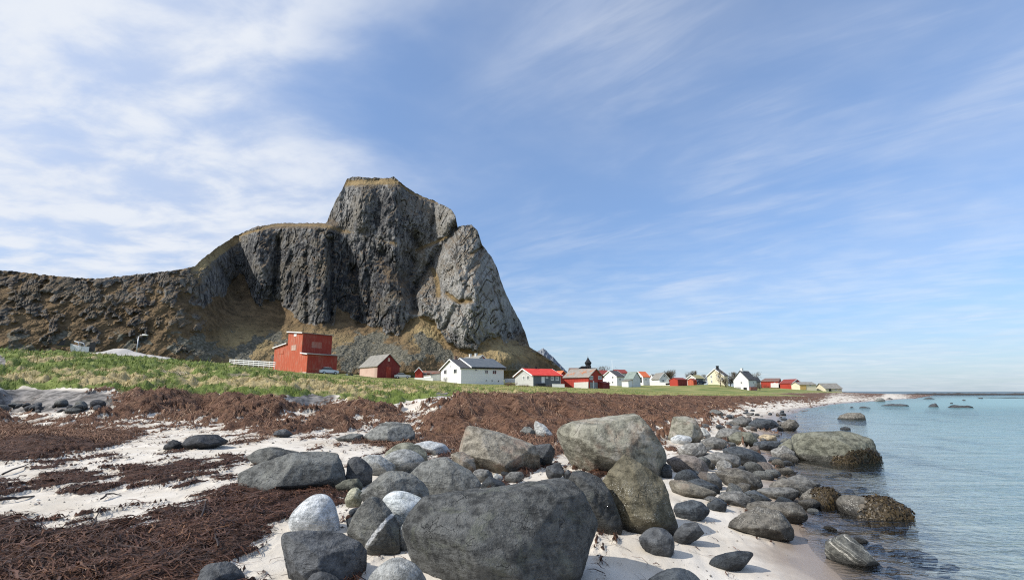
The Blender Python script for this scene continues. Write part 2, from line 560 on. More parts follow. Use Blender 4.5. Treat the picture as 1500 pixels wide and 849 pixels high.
# straw lies in bands along the bank, mixed with green
stn = fbm2(XX * .30, YY * .30, 4, seed=33)
stl = np.interp(PX, [0, 250, 400, 520], [553, 556, 561, 573])
stl = stl + 5 * fbm2(XX * .12, YY * .3, 3, seed=35)
STRAW = .36 + 1.1 * stn + .55 * fbm2(XX * .9, YY * .9, 3, seed=37) + .55 * np.exp(-((PY - stl) / 6.0) ** 2) * smooth(600, 480, PX) - .35 * np.exp(-((PY - stl - 13) / 5) ** 2) * smooth(600, 480, PX) - .22 * np.exp(-((PY - stl + 20) / 14) ** 2) * smooth(520, 380, PX)
STRAW = np.clip(STRAW + .05 * smooth(600, 700, PX), 0, 1)


def gst(x, y):
    y = np.asarray(y, float)
    return np.asarray(x) / (y + OFF), np.log(y + OFF)


_ta = t_ax[:NT_]


def ground_z(x, y, grid=None):
    s, t = gst(x, y)
    return bil((Z if grid is None else grid)[:NT_], s, t, s_ax, _ta)


def ground_hit(px, py, lo=2.0, hi=320, sea=False):
    """distance at which the line of sight first meets the ground"""
    Y = np.exp(np.linspace(math.log(lo), math.log(hi), 1500))
    e = elev(py); x = azi(px, py) * Y
    g_ = ground_z(x, Y, Z0)
    d = EYE + e * Y - (np.maximum(g_, -.02) if sea else g_)
    k = np.argmax(d < 0) if (d < 0).any() else len(Y) - 1
    return float(Y[max(k, 1)])


def gpt(px, py):
    Y = ground_hit(px, py)
    p = pix(px, py, Y)
    return Vector((p.x, Y, float(ground_z(p.x, Y))))


idx = np.arange(NTT * NS).reshape(NTT, NS)
quads = np.stack([idx[:-1, :-1], idx[:-1, 1:], idx[1:, 1:], idx[1:, :-1]], -1).reshape(-1, 4)
gme = mesh_np('ground', np.stack([XX, YY, Z], -1).reshape(-1, 3), quads,
              {'kelp': kelp.ravel(), 'grass': grass.ravel(), 'scar': np.clip(scar, 0, 1).ravel(), 'depth': np.clip(-Z0, 0, 8).ravel(), 'height': Z0.ravel(), 'straw': STRAW.ravel()})


def ground_mat():
    m = NT('beach and turf')
    P = m.pos()
    kA, gA, sA, dA, hA, tA = [m.attr(k) for k in ('kelp', 'grass', 'scar', 'depth', 'height', 'straw')]
    n_f = m.noise(P, 9, 6, .65); n_m = m.noise(P, 1.3, 5, .6); n_ff = m.noise(P, 45, 4, .7)
    al = m.scalev(P, (9.0, 2.2, 6.0), (0, 0, .274))
    n_s = m.noise(al, 1.0, 6, .65, .4)
    # sand
    sand = m.mix(m.ramp(n_m, .3, .7), (.55, .49, .40), (.69, .635, .55))
    sand = m.mix(m.math('MULTIPLY', m.ramp(n_ff, .55, .78), .35), sand, (.34, .29, .23))
    sand = m.mix(m.math('MULTIPLY', m.ramp(n_s, .62, .72), .45), sand, (.20, .13, .09))
    hn = m.math('ADD', hA, m.math('MULTIPLY', m.math('SUBTRACT', n_m, .5), .12))
    wet = m.ramp(hn, .15, .01)
    sand = m.mix(wet, sand, (.30, .235, .18))
    dist_y = m.n('ShaderNodeSeparateXYZ', {0: P}).outputs[1]
    # wrack
    kc = m.mix(m.ramp(n_s, .3, .7), (.020, .010, .007), (.085, .038, .022))
    kc = m.mix(m.math('MULTIPLY', m.ramp(n_f, .5, .75), .6), kc, (.14, .070, .035))
    dry = m.mix(m.ramp(n_f, .25, .75), (.070, .033, .019), (.185, .098, .058))
    dry = m.mix(m.math('MULTIPLY', m.ramp(n_m, .52, .68), .55), dry, (.19, .115, .065))
    kc = m.mix(m.ramp(dist_y, 9, 19), kc, dry)
    # turf
    g1 = m.noise(P, .16, 5, .6); g2 = m.noise(m.scalev(P, (1, .5, 1)), .9, 5, .65)
    gc = m.mix(m.ramp(g2, .35, .65), (.078, .112, .018), (.170, .205, .050))
    gc = m.mix(m.ramp(m.math('ADD', tA, m.math('MULTIPLY', m.math('SUBTRACT', g2, .5), .8)), .35, .62), gc, (.36, .29, .145))
    lawn = m.mix(m.ramp(g1, .36, .64), (.115, .160, .028), (.30, .275, .095))
    lawn = m.mix(m.math('MULTIPLY', m.ramp(g2, .5, .7), .5), lawn, (.24, .21, .09))
    gc = m.mix(m.ramp(dist_y, 42, 75), gc, lawn)
    # eroded bank sand, its grey darkened to paint in the bank's shade
    sc = m.mix(m.ramp(m.noise(m.scalev(P, (1, 1, 2.6)), 1.6, 6, .7), .38, .62), (.075, .070, .064), (.27, .25, .23))
    sand = m.mix(m.ramp(sA, .08, .25), sand, sc)
    bed = m.mix(m.ramp(m.noise(P, .22, 5, .6), .52, .66), (.50, .545, .47), (.13, .155, .125))
    bed = m.mix(m.ramp(dA, .05, .5), m.mix(m.ramp(n_m, .40, .62), (.28, .225, .17), (.13, .105, .085)), bed)
    bed = m.mix(m.ramp(dA, 1.3, 3.0), bed, (.03, .06, .07))
    sand = m.mix(m.ramp(dA, 0.0, .05), sand, bed)
    kf = m.ramp(m.math('ADD', kA, m.math('MULTIPLY', m.math('SUBTRACT', n_f, .5), .9)), .38, .56)
    c = m.mix(kf, sand, kc)
    gf = m.ramp(m.math('ADD', gA, m.math('MULTIPLY', m.math('SUBTRACT', n_f, .5), .5)), .38, .6)
    c = m.mix(gf, c, gc)
    hgt = m.math('ADD', m.math('MULTIPLY', m.math('ADD', n_s, n_f), kf), m.math('MULTIPLY', n_ff, .10))
    hgt = m.math('ADD', hgt, m.math('MULTIPLY', n_f, .12))
    nb = m.bump(hgt, .8, .06)
    rough = m.n('ShaderNodeMapRange', {'Value': wet, 'To Min': .92, 'To Max': .32}).outputs[0]
    rough = m.math('MAXIMUM', rough, m.math('MULTIPLY', kf, .75))
    return m.finish(c, rough, nb, .35)


ground = link('ground', gme, ground_mat())
tag(ground, 'pale sand beach with brown wrack lines rising to a green grass bank', 'ground', kind='structure')

# ------------------------------------------------------------------ sea
wy = np.concatenate([np.linspace(1.2, 60, 260), np.exp(np.linspace(math.log(60.5), math.log(30000), 160))])
ws = np.linspace(-.25, 1.5, 300)
WYY, WSS = np.meshgrid(wy, ws, indexing='ij')
WX = WSS * (WYY + OFF)
amp = .012 + .03 * smooth(8, 60, WYY)
WZ = amp * fbm2(WX * .35 + 3, WYY * 1.1, 4, seed=71) * smooth(400, 150, WYY)
wd = np.where(WYY < 320, -bil(Z0[:NT_], *gst(WX, np.minimum(WYY, 320)), s_ax, _ta), 6.0)
keep_w = wd > -.25
WZ = WZ + 0.0
wi = np.arange(WX.size).reshape(WX.shape)
wq = np.stack([wi[:-1, :-1], wi[:-1, 1:], wi[1:, 1:], wi[1:, :-1]], -1).reshape(-1, 4)
kf_ = (keep_w[:-1, :-1] | keep_w[:-1, 1:] | keep_w[1:, 1:] | keep_w[1:, :-1]).ravel()
wq = wq[kf_]
used_, inv_ = np.unique(wq, return_inverse=True)
wv = np.stack([WX, WYY, WZ], -1).reshape(-1, 3)[used_]
wme = mesh_np('sea_water', wv, inv_.reshape(-1, 4), {'depth': wd.ravel()[used_]})


def water_mat():
    m = NT('clear sea water')
    P = m.pos()
    d = m.attr('depth')
    y = m.n('ShaderNodeSeparateXYZ', {0: P}).outputs[1]
    w1 = m.noise(m.scalev(P, (1.1, 3.8, 1), (0, 0, .12)), 1.0, 3, .5, .5)
    w2 = m.noise(m.scalev(P, (5, 12, 1), (0, 0, -.3)), 1.0, 2, .5, .4)
    w3 = m.noise(m.scalev(P, (.10, .5, 1), (0, 0, .1)), 1.0, 4, .6, .3)
    h = m.math('ADD', m.math('MULTIPLY', w1, .8), m.math('MULTIPLY', w2, .3))
    h = m.math('ADD', h, m.math('MULTIPLY', w3, 3.0))
    nb = m.bump(h, m.n('ShaderNodeMapRange', {'Value': y, 'From Min': 4, 'From Max': 60, 'To Min': 1.0, 'To Max': .42}).outputs[0], .075)
    fr = m.n('ShaderNodeFresnel', {'IOR': 1.33, 'Normal': nb}).outputs[0]
    gl = m.n('ShaderNodeBsdfGlossy', {'Color': (.95, .97, 1, 1), 'Roughness': .06, 'Normal': nb})
    tint = m.mix(m.ramp(d, .1, 1.1), (.95, .96, .97), (.80, .95, .945))
    tr = m.n('ShaderNodeBsdfTransparent', {'Color': tint})
    body = m.mix(m.ramp(y, 120, 330), (.20, .355, .375), (.018, .055, .095))
    df = m.n('ShaderNodeBsdfDiffuse', {'Color': body})
    dm = m.n('ShaderNodeMixShader', {0: m.math('ADD', m.math('MULTIPLY', m.ramp(d, .15, 1.3), .35), m.math('MULTIPLY', m.math('ADD', m.ramp(d, 1.4, 3.5), m.ramp(y, 26, 90)), .6), clamp=True), 1: tr.outputs[0], 2: df.outputs[0]})
    f2 = m.math('MULTIPLY', fr, m.n('ShaderNodeMapRange', {'Value': y, 'From Min': 6, 'From Max': 60, 'To Min': .92, 'To Max': .44}).outputs[0], clamp=True)
    edge = m.ramp(d, -.02, .05)
    f2 = m.math('MULTIPLY', f2, m.math('ADD', .25, m.math('MULTIPLY', edge, .75)))
    ms_ = m.n('ShaderNodeMixShader', {0: f2, 1: dm.outputs[0], 2: gl.outputs[0]})
    m.t.links.new(ms_.outputs[0], m.out.inputs[0])
    return m.m


water = link('sea_water', wme, water_mat())
tag(water, 'clear shallow sea turning turquoise then dark blue at the horizon', 'sea', kind='structure')

# ------------------------------------------------------------------ the mountain
SKY = [(-260, 380), (-60, 392), (0, 396), (20, 397), (60, 402), (115, 407), (145, 408), (160, 406), (200, 402), (245, 397), (270, 393), (285, 390), (300, 376), (320, 361), (345, 345),
       (375, 332), (405, 327), (440, 326.5), (475, 327), (479, 325), (484, 310), (495, 288), (508, 263), (516, 258.5), (545, 260.5), (570, 260.5), (577, 258.5), (585, 266), (600, 277), (615, 286),
       (640, 296), (660, 306), (667, 315), (670.5, 332.5), (675, 331), (690, 329), (700, 338), (706, 358), (720, 376), (728, 392), (733, 408), (742, 432), (752, 452), (762, 470), (770, 488),
       (775.5, 508), (790, 516.5), (810, 529), (823, 541), (832, 547)]
BND = [(-260, 470), (0, 472), (120, 470), (250, 466), (330, 432), (350, 400), (358, 402), (368, 432), (381, 452), (387, 440), (410, 445), (431, 465), (451, 476), (490, 478), (493, 450), (505, 456), (519, 470),
       (546, 478), (569, 491), (582, 494), (595, 472), (609, 462), (635, 468), (642, 484), (655, 501), (675, 514), (698, 517), (704, 502), (721, 494), (744, 501), (754, 500), (773, 510), (790, 520), (840, 550)]
GUL = [  # gullies and clefts: polyline in photo, width px, depth m
    ([(668, 334), (655, 352), (641, 370), (628, 392), (615, 410), (606, 430), (609, 452)], 7, 26),
    ([(560, 372), (572, 392), (590, 410), (603, 425)], 12, 16),
    ([(598, 405), (606, 385), (600, 372)], 9, 14),
    ([(408, 352), (406, 385), (402, 420), (398, 440)], 6, 16),
    ([(484, 352), (486, 385), (487, 415), (486, 440), (484, 470)], 5, 16),
    ([(450, 365), (449, 395), (451, 420), (450, 470)], 4, 9),
    ([(428, 370), (426, 400), (428, 440)], 4, 7),
    ([(518, 395), (521, 420), (526, 450), (528, 470)], 8, 12),
    ([(540, 405), (543, 440), (540, 462)], 5, 8),
    ([(508, 360), (512, 380), (516, 400)], 5, 7),
    ([(637, 300), (634, 325), (632, 350)], 4, 8),
    ([(605, 345), (610, 355), (614, 362)], 7, 14),
    ([(706, 365), (690, 395), (680, 430), (672, 460)], 4, 7),
    ([(722, 420), (730, 440), (738, 470), (744, 495)], 4, 8),
    ([(640, 400), (648, 430), (645, 455)], 4, 6),
    ([(322, 390), (334, 410), (345, 430), (352, 437)], 5, 9),
    ([(653, 480), (660, 465), (668, 450)], 5, 8),
    ([(560, 285), (556, 310), (552, 335)], 5, 5),
    ([(585, 290), (590, 315), (588, 340)], 5, 6),
    ([(522, 285), (518, 305), (512, 330)], 4, 5),
]
MC = 1000
mpx = np.interp(np.linspace(0, 1, MC), [0, .12, .97, 1], [-260, 20, 800, 832])
MR = 300
sky = np.interp(mpx, [a for a, b in SKY], [b for a, b in SKY])
jag = fbm2(mpx * .12, mpx * 0 + .3, 4, seed=80) * 2.6 + fbm2(mpx * .5, mpx * 0 + .7, 3, seed=83) * 1.0
sky = sky + jag * np.interp(mpx, [0, 290, 770, 790], [1, .8, .8, .15])
basep = np.interp(mpx, [-260, 200, 420, 520, 700, 775, 832], [560, 560, 560, 558, 556, 553, 551.5])
tt = np.linspace(0, 1, MR)
GPX = np.repeat(mpx[None, :], MR, 0)
GPY = basep[None, :] + (sky - basep)[None, :] * tt[:, None]
bn = np.interp(GPX, [a for a, b in BND], [b for a, b in BND])
wob = fbm2(GPX * .06, GPY * .06, 4, seed=85) * 10
rockm = smooth(4, -8, GPY - bn - wob)
# the long left hill is crags in grass
crag = fbm2(GPX * .030, GPY * .040, 5, seed=88)
lh = smooth(340, 260, GPX)
crag = .6 * crag + .6 * fbm2(GPX * .085 + .03 * GPY, GPY * .10, 4, seed=89)
cr = smooth(-.12, .22, crag + np.interp(GPY, [395, 420, 470, 520], [.12, .14, -.04, -.30]))
rockm = rockm * (1 - lh) + lh * cr


def mblob(px, py, rx, ry, rot=0):
    c, s = math.cos(rot), math.sin(rot)
    a = (GPX - px) * c + (GPY - py) * s; b = -(GPX - px) * s + (GPY - py) * c
    return np.exp(-((a / rx) ** 2 + (b / ry) ** 2))


def mline(pl):
    d = np.full(GPX.shape, 1e9)
    for (x0, y0), (x1, y1) in zip(pl[:-1], pl[1:]):
        vx, vy = x1 - x0, y1 - y0
        t = np.clip(((GPX - x0) * vx + (GPY - y0) * vy) / (vx * vx + vy * vy), 0, 1)
        d = np.minimum(d, np.hypot(GPX - x0 - t * vx, GPY - y0 - t * vy))
    return d


ledge = np.zeros(GPX.shape)
for pl, w in [([(470, 330), (500, 337), (530, 343)], 4), ([(530, 345), (560, 352), (580, 357)], 4), ([(610, 366), (630, 358), (655, 347)], 3), ([(508, 268), (545, 266), (580, 266)], 6),
              ([(288, 392), (310, 376), (345, 350)], 9), ([(640, 296), (600, 281), (585, 268)], 2.0), ([(690, 372), (705, 362)], 2.5), ([(350, 345), (400, 330), (475, 330)], 2.5),
              ([(634, 395), (640, 410), (642, 432)], 5), ([(655, 430), (672, 442), (690, 440)], 4)]:
    ledge = np.maximum(ledge, np.exp(-(mline(pl) / w) ** 2))
rockm = rockm * (1 - .85 * ledge * (1 - .55 * np.exp(-(((GPX - 545) / 60) ** 2 + ((GPY - 345) / 18) ** 2))))
sl_r = rockm * (1 - lh) + lh * .33
slope = .70 + sl_r * (2.4 + .8 * fbm2(GPX * .02, GPY * .05, 3, seed=90))
slope = np.where(GPX > 773, np.maximum(slope, .62), slope)
el = elev(GPY)
Yb = np.interp(mpx, [-260, 0, 250, 420, 600, 780, 832], [230, 250, 290, 330, 350, 400, 420])
MY = np.zeros(GPX.shape); MY[0] = Yb
for i in range(1, MR):
    de = el[i] - el[i - 1]
    s = (slope[i] + slope[i - 1]) / 2
    MY[i] = MY[i - 1] * (1 + de / np.maximum(s - el[i], .16))
# keep neighbouring columns coherent
pgrid = np.arange(250, 564, .5)
MG = np.stack([np.interp(pgrid, GPY[::-1, c], MY[::-1, c]) for c in range(MC)], 1)
for _ in range(4):
    e = np.pad(MG, ((0, 0), (6, 6)), mode='edge')
    MG = sum(e[:, k:k + MC] for k in range(13)) / 13
MY = np.stack([np.interp(GPY[:, c], pgrid, MG[:, c]) for c in range(MC)], 1)
MX = azi(GPX, GPY) * MY
MZ = EYE + el * MY
# relief, pushed along the line of sight so the outline stays
gx, gzv = MX, MZ
v1 = fbm2(gx / 26 + .25 * fbm2(gx / 60, gzv / 60, 2, seed=90), gzv / 120, 4, seed=91, ridge=True)
v2 = fbm2(gx / 9 + gzv / 45, gzv / 38, 4, seed=95, ridge=True)
v3 = fbm2(gx / 3.2, gzv / 8, 4, seed=99)
v4 = fbm2(gx / 8, gzv / 8, 5, seed=103)
diag = fbm2((gx + gzv * .55) / 9, (gzv - gx * .3) / 60, 4, seed=107, ridge=True)
but = np.clip(mblob(700, 430, 75, 130, .35) * 1.3, 0, 1)
v5 = fbm2(gx / 5 + gzv / 30, gzv / 22, 4, seed=97, ridge=True)
wx = gx + 5 * fbm2(gx / 22, gzv / 22, 3, seed=140); wz_ = gzv + 8 * fbm2(gx / 30, gzv / 30, 3, seed=142)
r1 = fbm2((wx + .35 * wz_) / 17, (wz_ - .2 * wx) / 52, 6, seed=150, gain=.62, ridge=True)
r2 = fbm2((wx - .45 * wz_) / 11, (wz_ + .3 * wx) / 34, 5, seed=156, gain=.62, ridge=True)
r3 = fbm2(wx / 6.5, wz_ / 26, 5, seed=161, gain=.6, ridge=True)
stp = fbm2(wx / 24, wz_ / 9, 4, seed=166, ridge=True)
rel = -(2.6 * v1 * (1 - .6 * but) + 2.6 * r1 + 2.3 * r2 + 2.2 * r3 + 1.1 * stp + 1.2 * v4 + 2.2 * diag * but) * rockm * (1 - .45 * lh)
rel -= 9 * fbm2(gx / 55, gzv / 160, 3, seed=176) * rockm * (1 - lh)
rel += -(1.9 * v4 + .7 * v3 + 2.2 * fbm2(gx / 16, gzv / 30, 4, seed=170, ridge=True) * smooth(545, 520, GPY)) * (1 - rockm)
dark = np.zeros(GPX.shape)
for pl, w, dep in GUL:
    d = mline(pl) + 2.5 * fbm2(GPX * .11, GPY * .11, 3, seed=111)
    g = np.exp(-np.abs(d / w) ** 1.5)
    rel += .62 * dep * g
    dark = np.maximum(dark, np.exp(-(d / (w * .6)) ** 2) * min(1, dep / 12))
lean = .15 + .35 * but
joint = np.zeros(GPX.shape)
for k, (fx, fy, wdt_) in enumerate([(.055, .010, .045), (.085, .016, .05), (.13, .03, .06)]):
    jn = pn2((GPX + lean * GPY) * fx, (GPY - lean * .4 * GPX) * fy, 180 + k) + .35 * pn2(GPX * .09, GPY * .05, 186 + k)
    joint = np.maximum(joint, smooth(wdt_, .0, np.abs(jn)) * smooth(-.25, .25, pn2(GPX * .02, GPY * .02, 190 + k)) * (1 - .2 * k))
rel += 3.6 * joint * rockm * (1 - .6 * lh)
dark = np.maximum(dark, .85 * joint * rockm)
rel -= 30 * mblob(700, 440, 45, 95, -.25)                 # the pale buttress stands forward
rel -= 22 * mblob(620, 450, 26, 40, -.2)
rel -= 12 * mblob(470, 430, 40, 70)
rel -= 9 * mblob(395, 380, 35, 45)
rel += 60 * smooth(725, 775, GPX) * smooth(520, 480, GPY)  # right end turns away
rel += 45 * smooth(500, 478, GPX) * smooth(335, 320, GPY)
rel -= 16 * mblob(530, 300, 16, 40) 
rel -= 10 * mblob(610, 320, 20, 30)
rel -= 16 * mblob(600, 530, 35, 30) + 12 * mblob(500, 525, 40, 30) + 14 * mblob(735, 525, 30, 22)
rel *= np.clip((basep[None, :] - GPY) / 12, 0, 1)
MY2 = MY + rel
MX2 = azi(GPX, GPY) * MY2
MZ2 = EYE + el * MY2
# back of the mountain
BK = 14
bx, by, bz = [], [], []
for k in range(1, BK + 1):
    g = k / BK
    yy = MY2[-1] + 9 * k + 260 * g * g
    bx.append(azi(mpx, sky) * yy * 1.0); by.append(yy); bz.append(np.maximum(MZ2[-1] - 1.5 * k - MZ2[-1] * .96 * g ** 2.2, -3))
AX = np.concatenate([MX2, bx]); AYY = np.concatenate([MY2, by]); AZ = np.concatenate([MZ2, bz])
pad = lambda a, v=0: np.concatenate([a, np.full((BK, MC), v)])
tone = .40 + .47 * but * smooth(500, 470, GPY) + .16 * mblob(505, 300, 22, 45) + .14 * mblob(650, 320, 25, 35) - .30 * mblob(470, 400, 110, 75) - .22 * mblob(545, 440, 60, 50) - .2 * mblob(560, 300, 25, 30) - .14 * mblob(760, 480, 12, 40)  # rock tone, plus the wall's facing shade and peak's lit side painted in
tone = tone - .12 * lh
scree = smooth(-.05, .2, fbm2(GPX * .03, GPY * .045, 4, seed=120)) * (1 - rockm) * smooth(470, 500, GPY) * smooth(760, 690, GPX)
scree = np.clip(scree + .9 * mblob(540, 520, 70, 25) * (1 - rockm) + .8 * mblob(310, 515, 45, 14) + .7 * mblob(760, 538, 25, 12) + .7 * mblob(655, 525, 30, 12, .6), 0, 1)
gold = np.clip(mblob(360, 505, 40, 25) + mblob(740, 515, 45, 18) + mblob(625, 490, 25, 22) + .9 * mblob(315, 378, 40, 14, -.6) + .35 * ledge + .25 * mblob(540, 270, 40, 9) + .5 * mblob(500, 500, 60, 14, .2), 0, 1)  # straw grass, plus sunlit ridge highlights painted into the colour
idm = np.arange(AX.size).reshape(AX.shape)
mq = np.stack([idm[:-1, :-1], idm[:-1, 1:], idm[1:, 1:], idm[1:, :-1]], -1).reshape(-1, 4)
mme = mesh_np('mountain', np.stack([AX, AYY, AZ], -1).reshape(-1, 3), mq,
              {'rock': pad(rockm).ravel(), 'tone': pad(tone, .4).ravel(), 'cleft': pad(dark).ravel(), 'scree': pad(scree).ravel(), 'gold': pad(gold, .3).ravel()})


def mount_mat():
    m = NT('cliff rock and dead grass')
    P = m.pos()
    nz = m.n('ShaderNodeSeparateXYZ', {0: m.n('ShaderNodeNewGeometry').outputs['Normal']}).outputs[2]
    rk, tn, cf, scr, gd = [m.attr(k) for k in ('rock', 'tone', 'cleft', 'scree', 'gold')]
    nv = m.noise(m.scalev(P, (1, 1, .22)), .16, 3.5, .65, .4)
    nf = m.noise(P, .30, 2.5, .65)
    nff = m.noise(P, .8, 1, .6)
    nb_ = m.noise(P, .045, 5, .6)
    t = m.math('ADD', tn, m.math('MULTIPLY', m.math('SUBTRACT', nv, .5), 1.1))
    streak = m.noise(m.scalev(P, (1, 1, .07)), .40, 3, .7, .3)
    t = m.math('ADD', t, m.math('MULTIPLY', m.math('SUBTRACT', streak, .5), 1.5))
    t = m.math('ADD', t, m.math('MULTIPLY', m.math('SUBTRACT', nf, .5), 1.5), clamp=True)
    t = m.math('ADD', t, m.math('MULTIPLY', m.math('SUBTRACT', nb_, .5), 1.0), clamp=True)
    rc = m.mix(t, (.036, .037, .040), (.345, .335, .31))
    rc = m.mix(m.math('MULTIPLY', m.ramp(nb_, .48, .62), .45), rc, (.125, .102, .064))
    rc = m.mix(m.math('MULTIPLY', cf, .45), rc, (.016, .017, .021))
    gc = m.mix(m.ramp(m.noise(P, .12, 6, .65), .35, .65), (.088, .061, .034), (.190, .130, .070))
    gc = m.mix(m.math('MULTIPLY', gd, m.ramp(m.noise(P, .11, 6, .7), .26, .52)), gc, (.37, .28, .14))
    gc = m.mix(m.math('MULTIPLY', m.ramp(m.noise(P, .3, 5, .7), .52, .68), .7), gc, (.042, .038, .024))
    st = m.mix(m.ramp(m.n('ShaderNodeTexVoronoi', {'Vector': P, 'Scale': .55}).outputs['Distance'], .15, .7), (.19, .178, .14), (.10, .094, .07))
    gc = m.mix(m.ramp(m.math('ADD', scr, m.math('MULTIPLY', m.math('SUBTRACT', nf, .5), 1.2)), .35, .75), gc, st)
    up = m.ramp(m.math('ADD', nz, m.math('MULTIPLY', m.math('SUBTRACT', nf, .5), .5)), .40, .62)
    f = m.math('MULTIPLY', m.ramp(m.math('ADD', rk, m.math('MULTIPLY', m.math('SUBTRACT', nf, .5), .7)), .35, .6), m.math('SUBTRACT', 1.0, m.math('MULTIPLY', up, .6)))
    c = m.mix(f, gc, rc)
    y = m.n('ShaderNodeSeparateXYZ', {0: P}).outputs[1]
    h = m.math('ADD', m.math('MULTIPLY', nv, 1.6), m.math('ADD', nf, m.math('MULTIPLY', nff, .4)))
    b = m.bump(h, 1.0, 1.8)
    return m.finish(c, .95, b, .15)


MM = mount_mat()
mount = link('mountain', mme, MM)
tag(mount, 'steep grey rock mountain with scree slopes and a flat square summit', 'mountain', kind='structure')

# distant peak
dpx = np.linspace(770, 850, 120)
dsk = np.interp(dpx, [770, 784, 790, 796, 800, 806, 811, 816, 824, 834, 850], [530, 516, 512.5, 509.8, 513, 519, 523, 529, 537, 548, 556]) + fbm2(dpx * .5, dpx * 0, 3, seed=130) * 1.2
dt = np.linspace(0, 1, 40)
DPX = np.repeat(dpx[None], 40, 0); DPY = 566 + (dsk - 566)[None] * dt[:, None]
de_ = elev(DPY)
DY = 2100 + 420 * dt[:, None] + 0 * DPX
DY = DY - 24 * fbm2(DPX * .12 + DPY * .03, DPY * .05, 4, seed=133, ridge=True) - 8 * fbm2(DPX * .4, DPY * .3, 3, seed=135)
DX = azi(DPX, DPY) * DY; DZ = EYE + de_ * DY
ex = np.stack([azi(dpx, dsk) * (DY[-1] + 300), DY[-1] + 300, DZ[-1] * .3], -1)
dv = np.concatenate([np.stack([DX, DY, DZ], -1).reshape(-1, 3), ex])
di = np.arange(41 * 120).reshape(41, 120)
dq = np.stack([di[:-1, :-1], di[:-1, 1:], di[1:, 1:], di[1:, :-1]], -1).reshape(-1, 4)
n_ = NT('far hazy rock')
Pn = n_.pos()
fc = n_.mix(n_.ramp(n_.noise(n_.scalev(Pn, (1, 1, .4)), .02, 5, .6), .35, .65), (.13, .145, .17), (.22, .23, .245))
far_peak = link('far_mountain', mesh_np('far_mountain', dv, dq), n_.finish(fc, .95, None, .1))
tag(far_peak, 'small hazy pointed peak beyond the right foot of the big mountain', 'mountain', kind='structure')

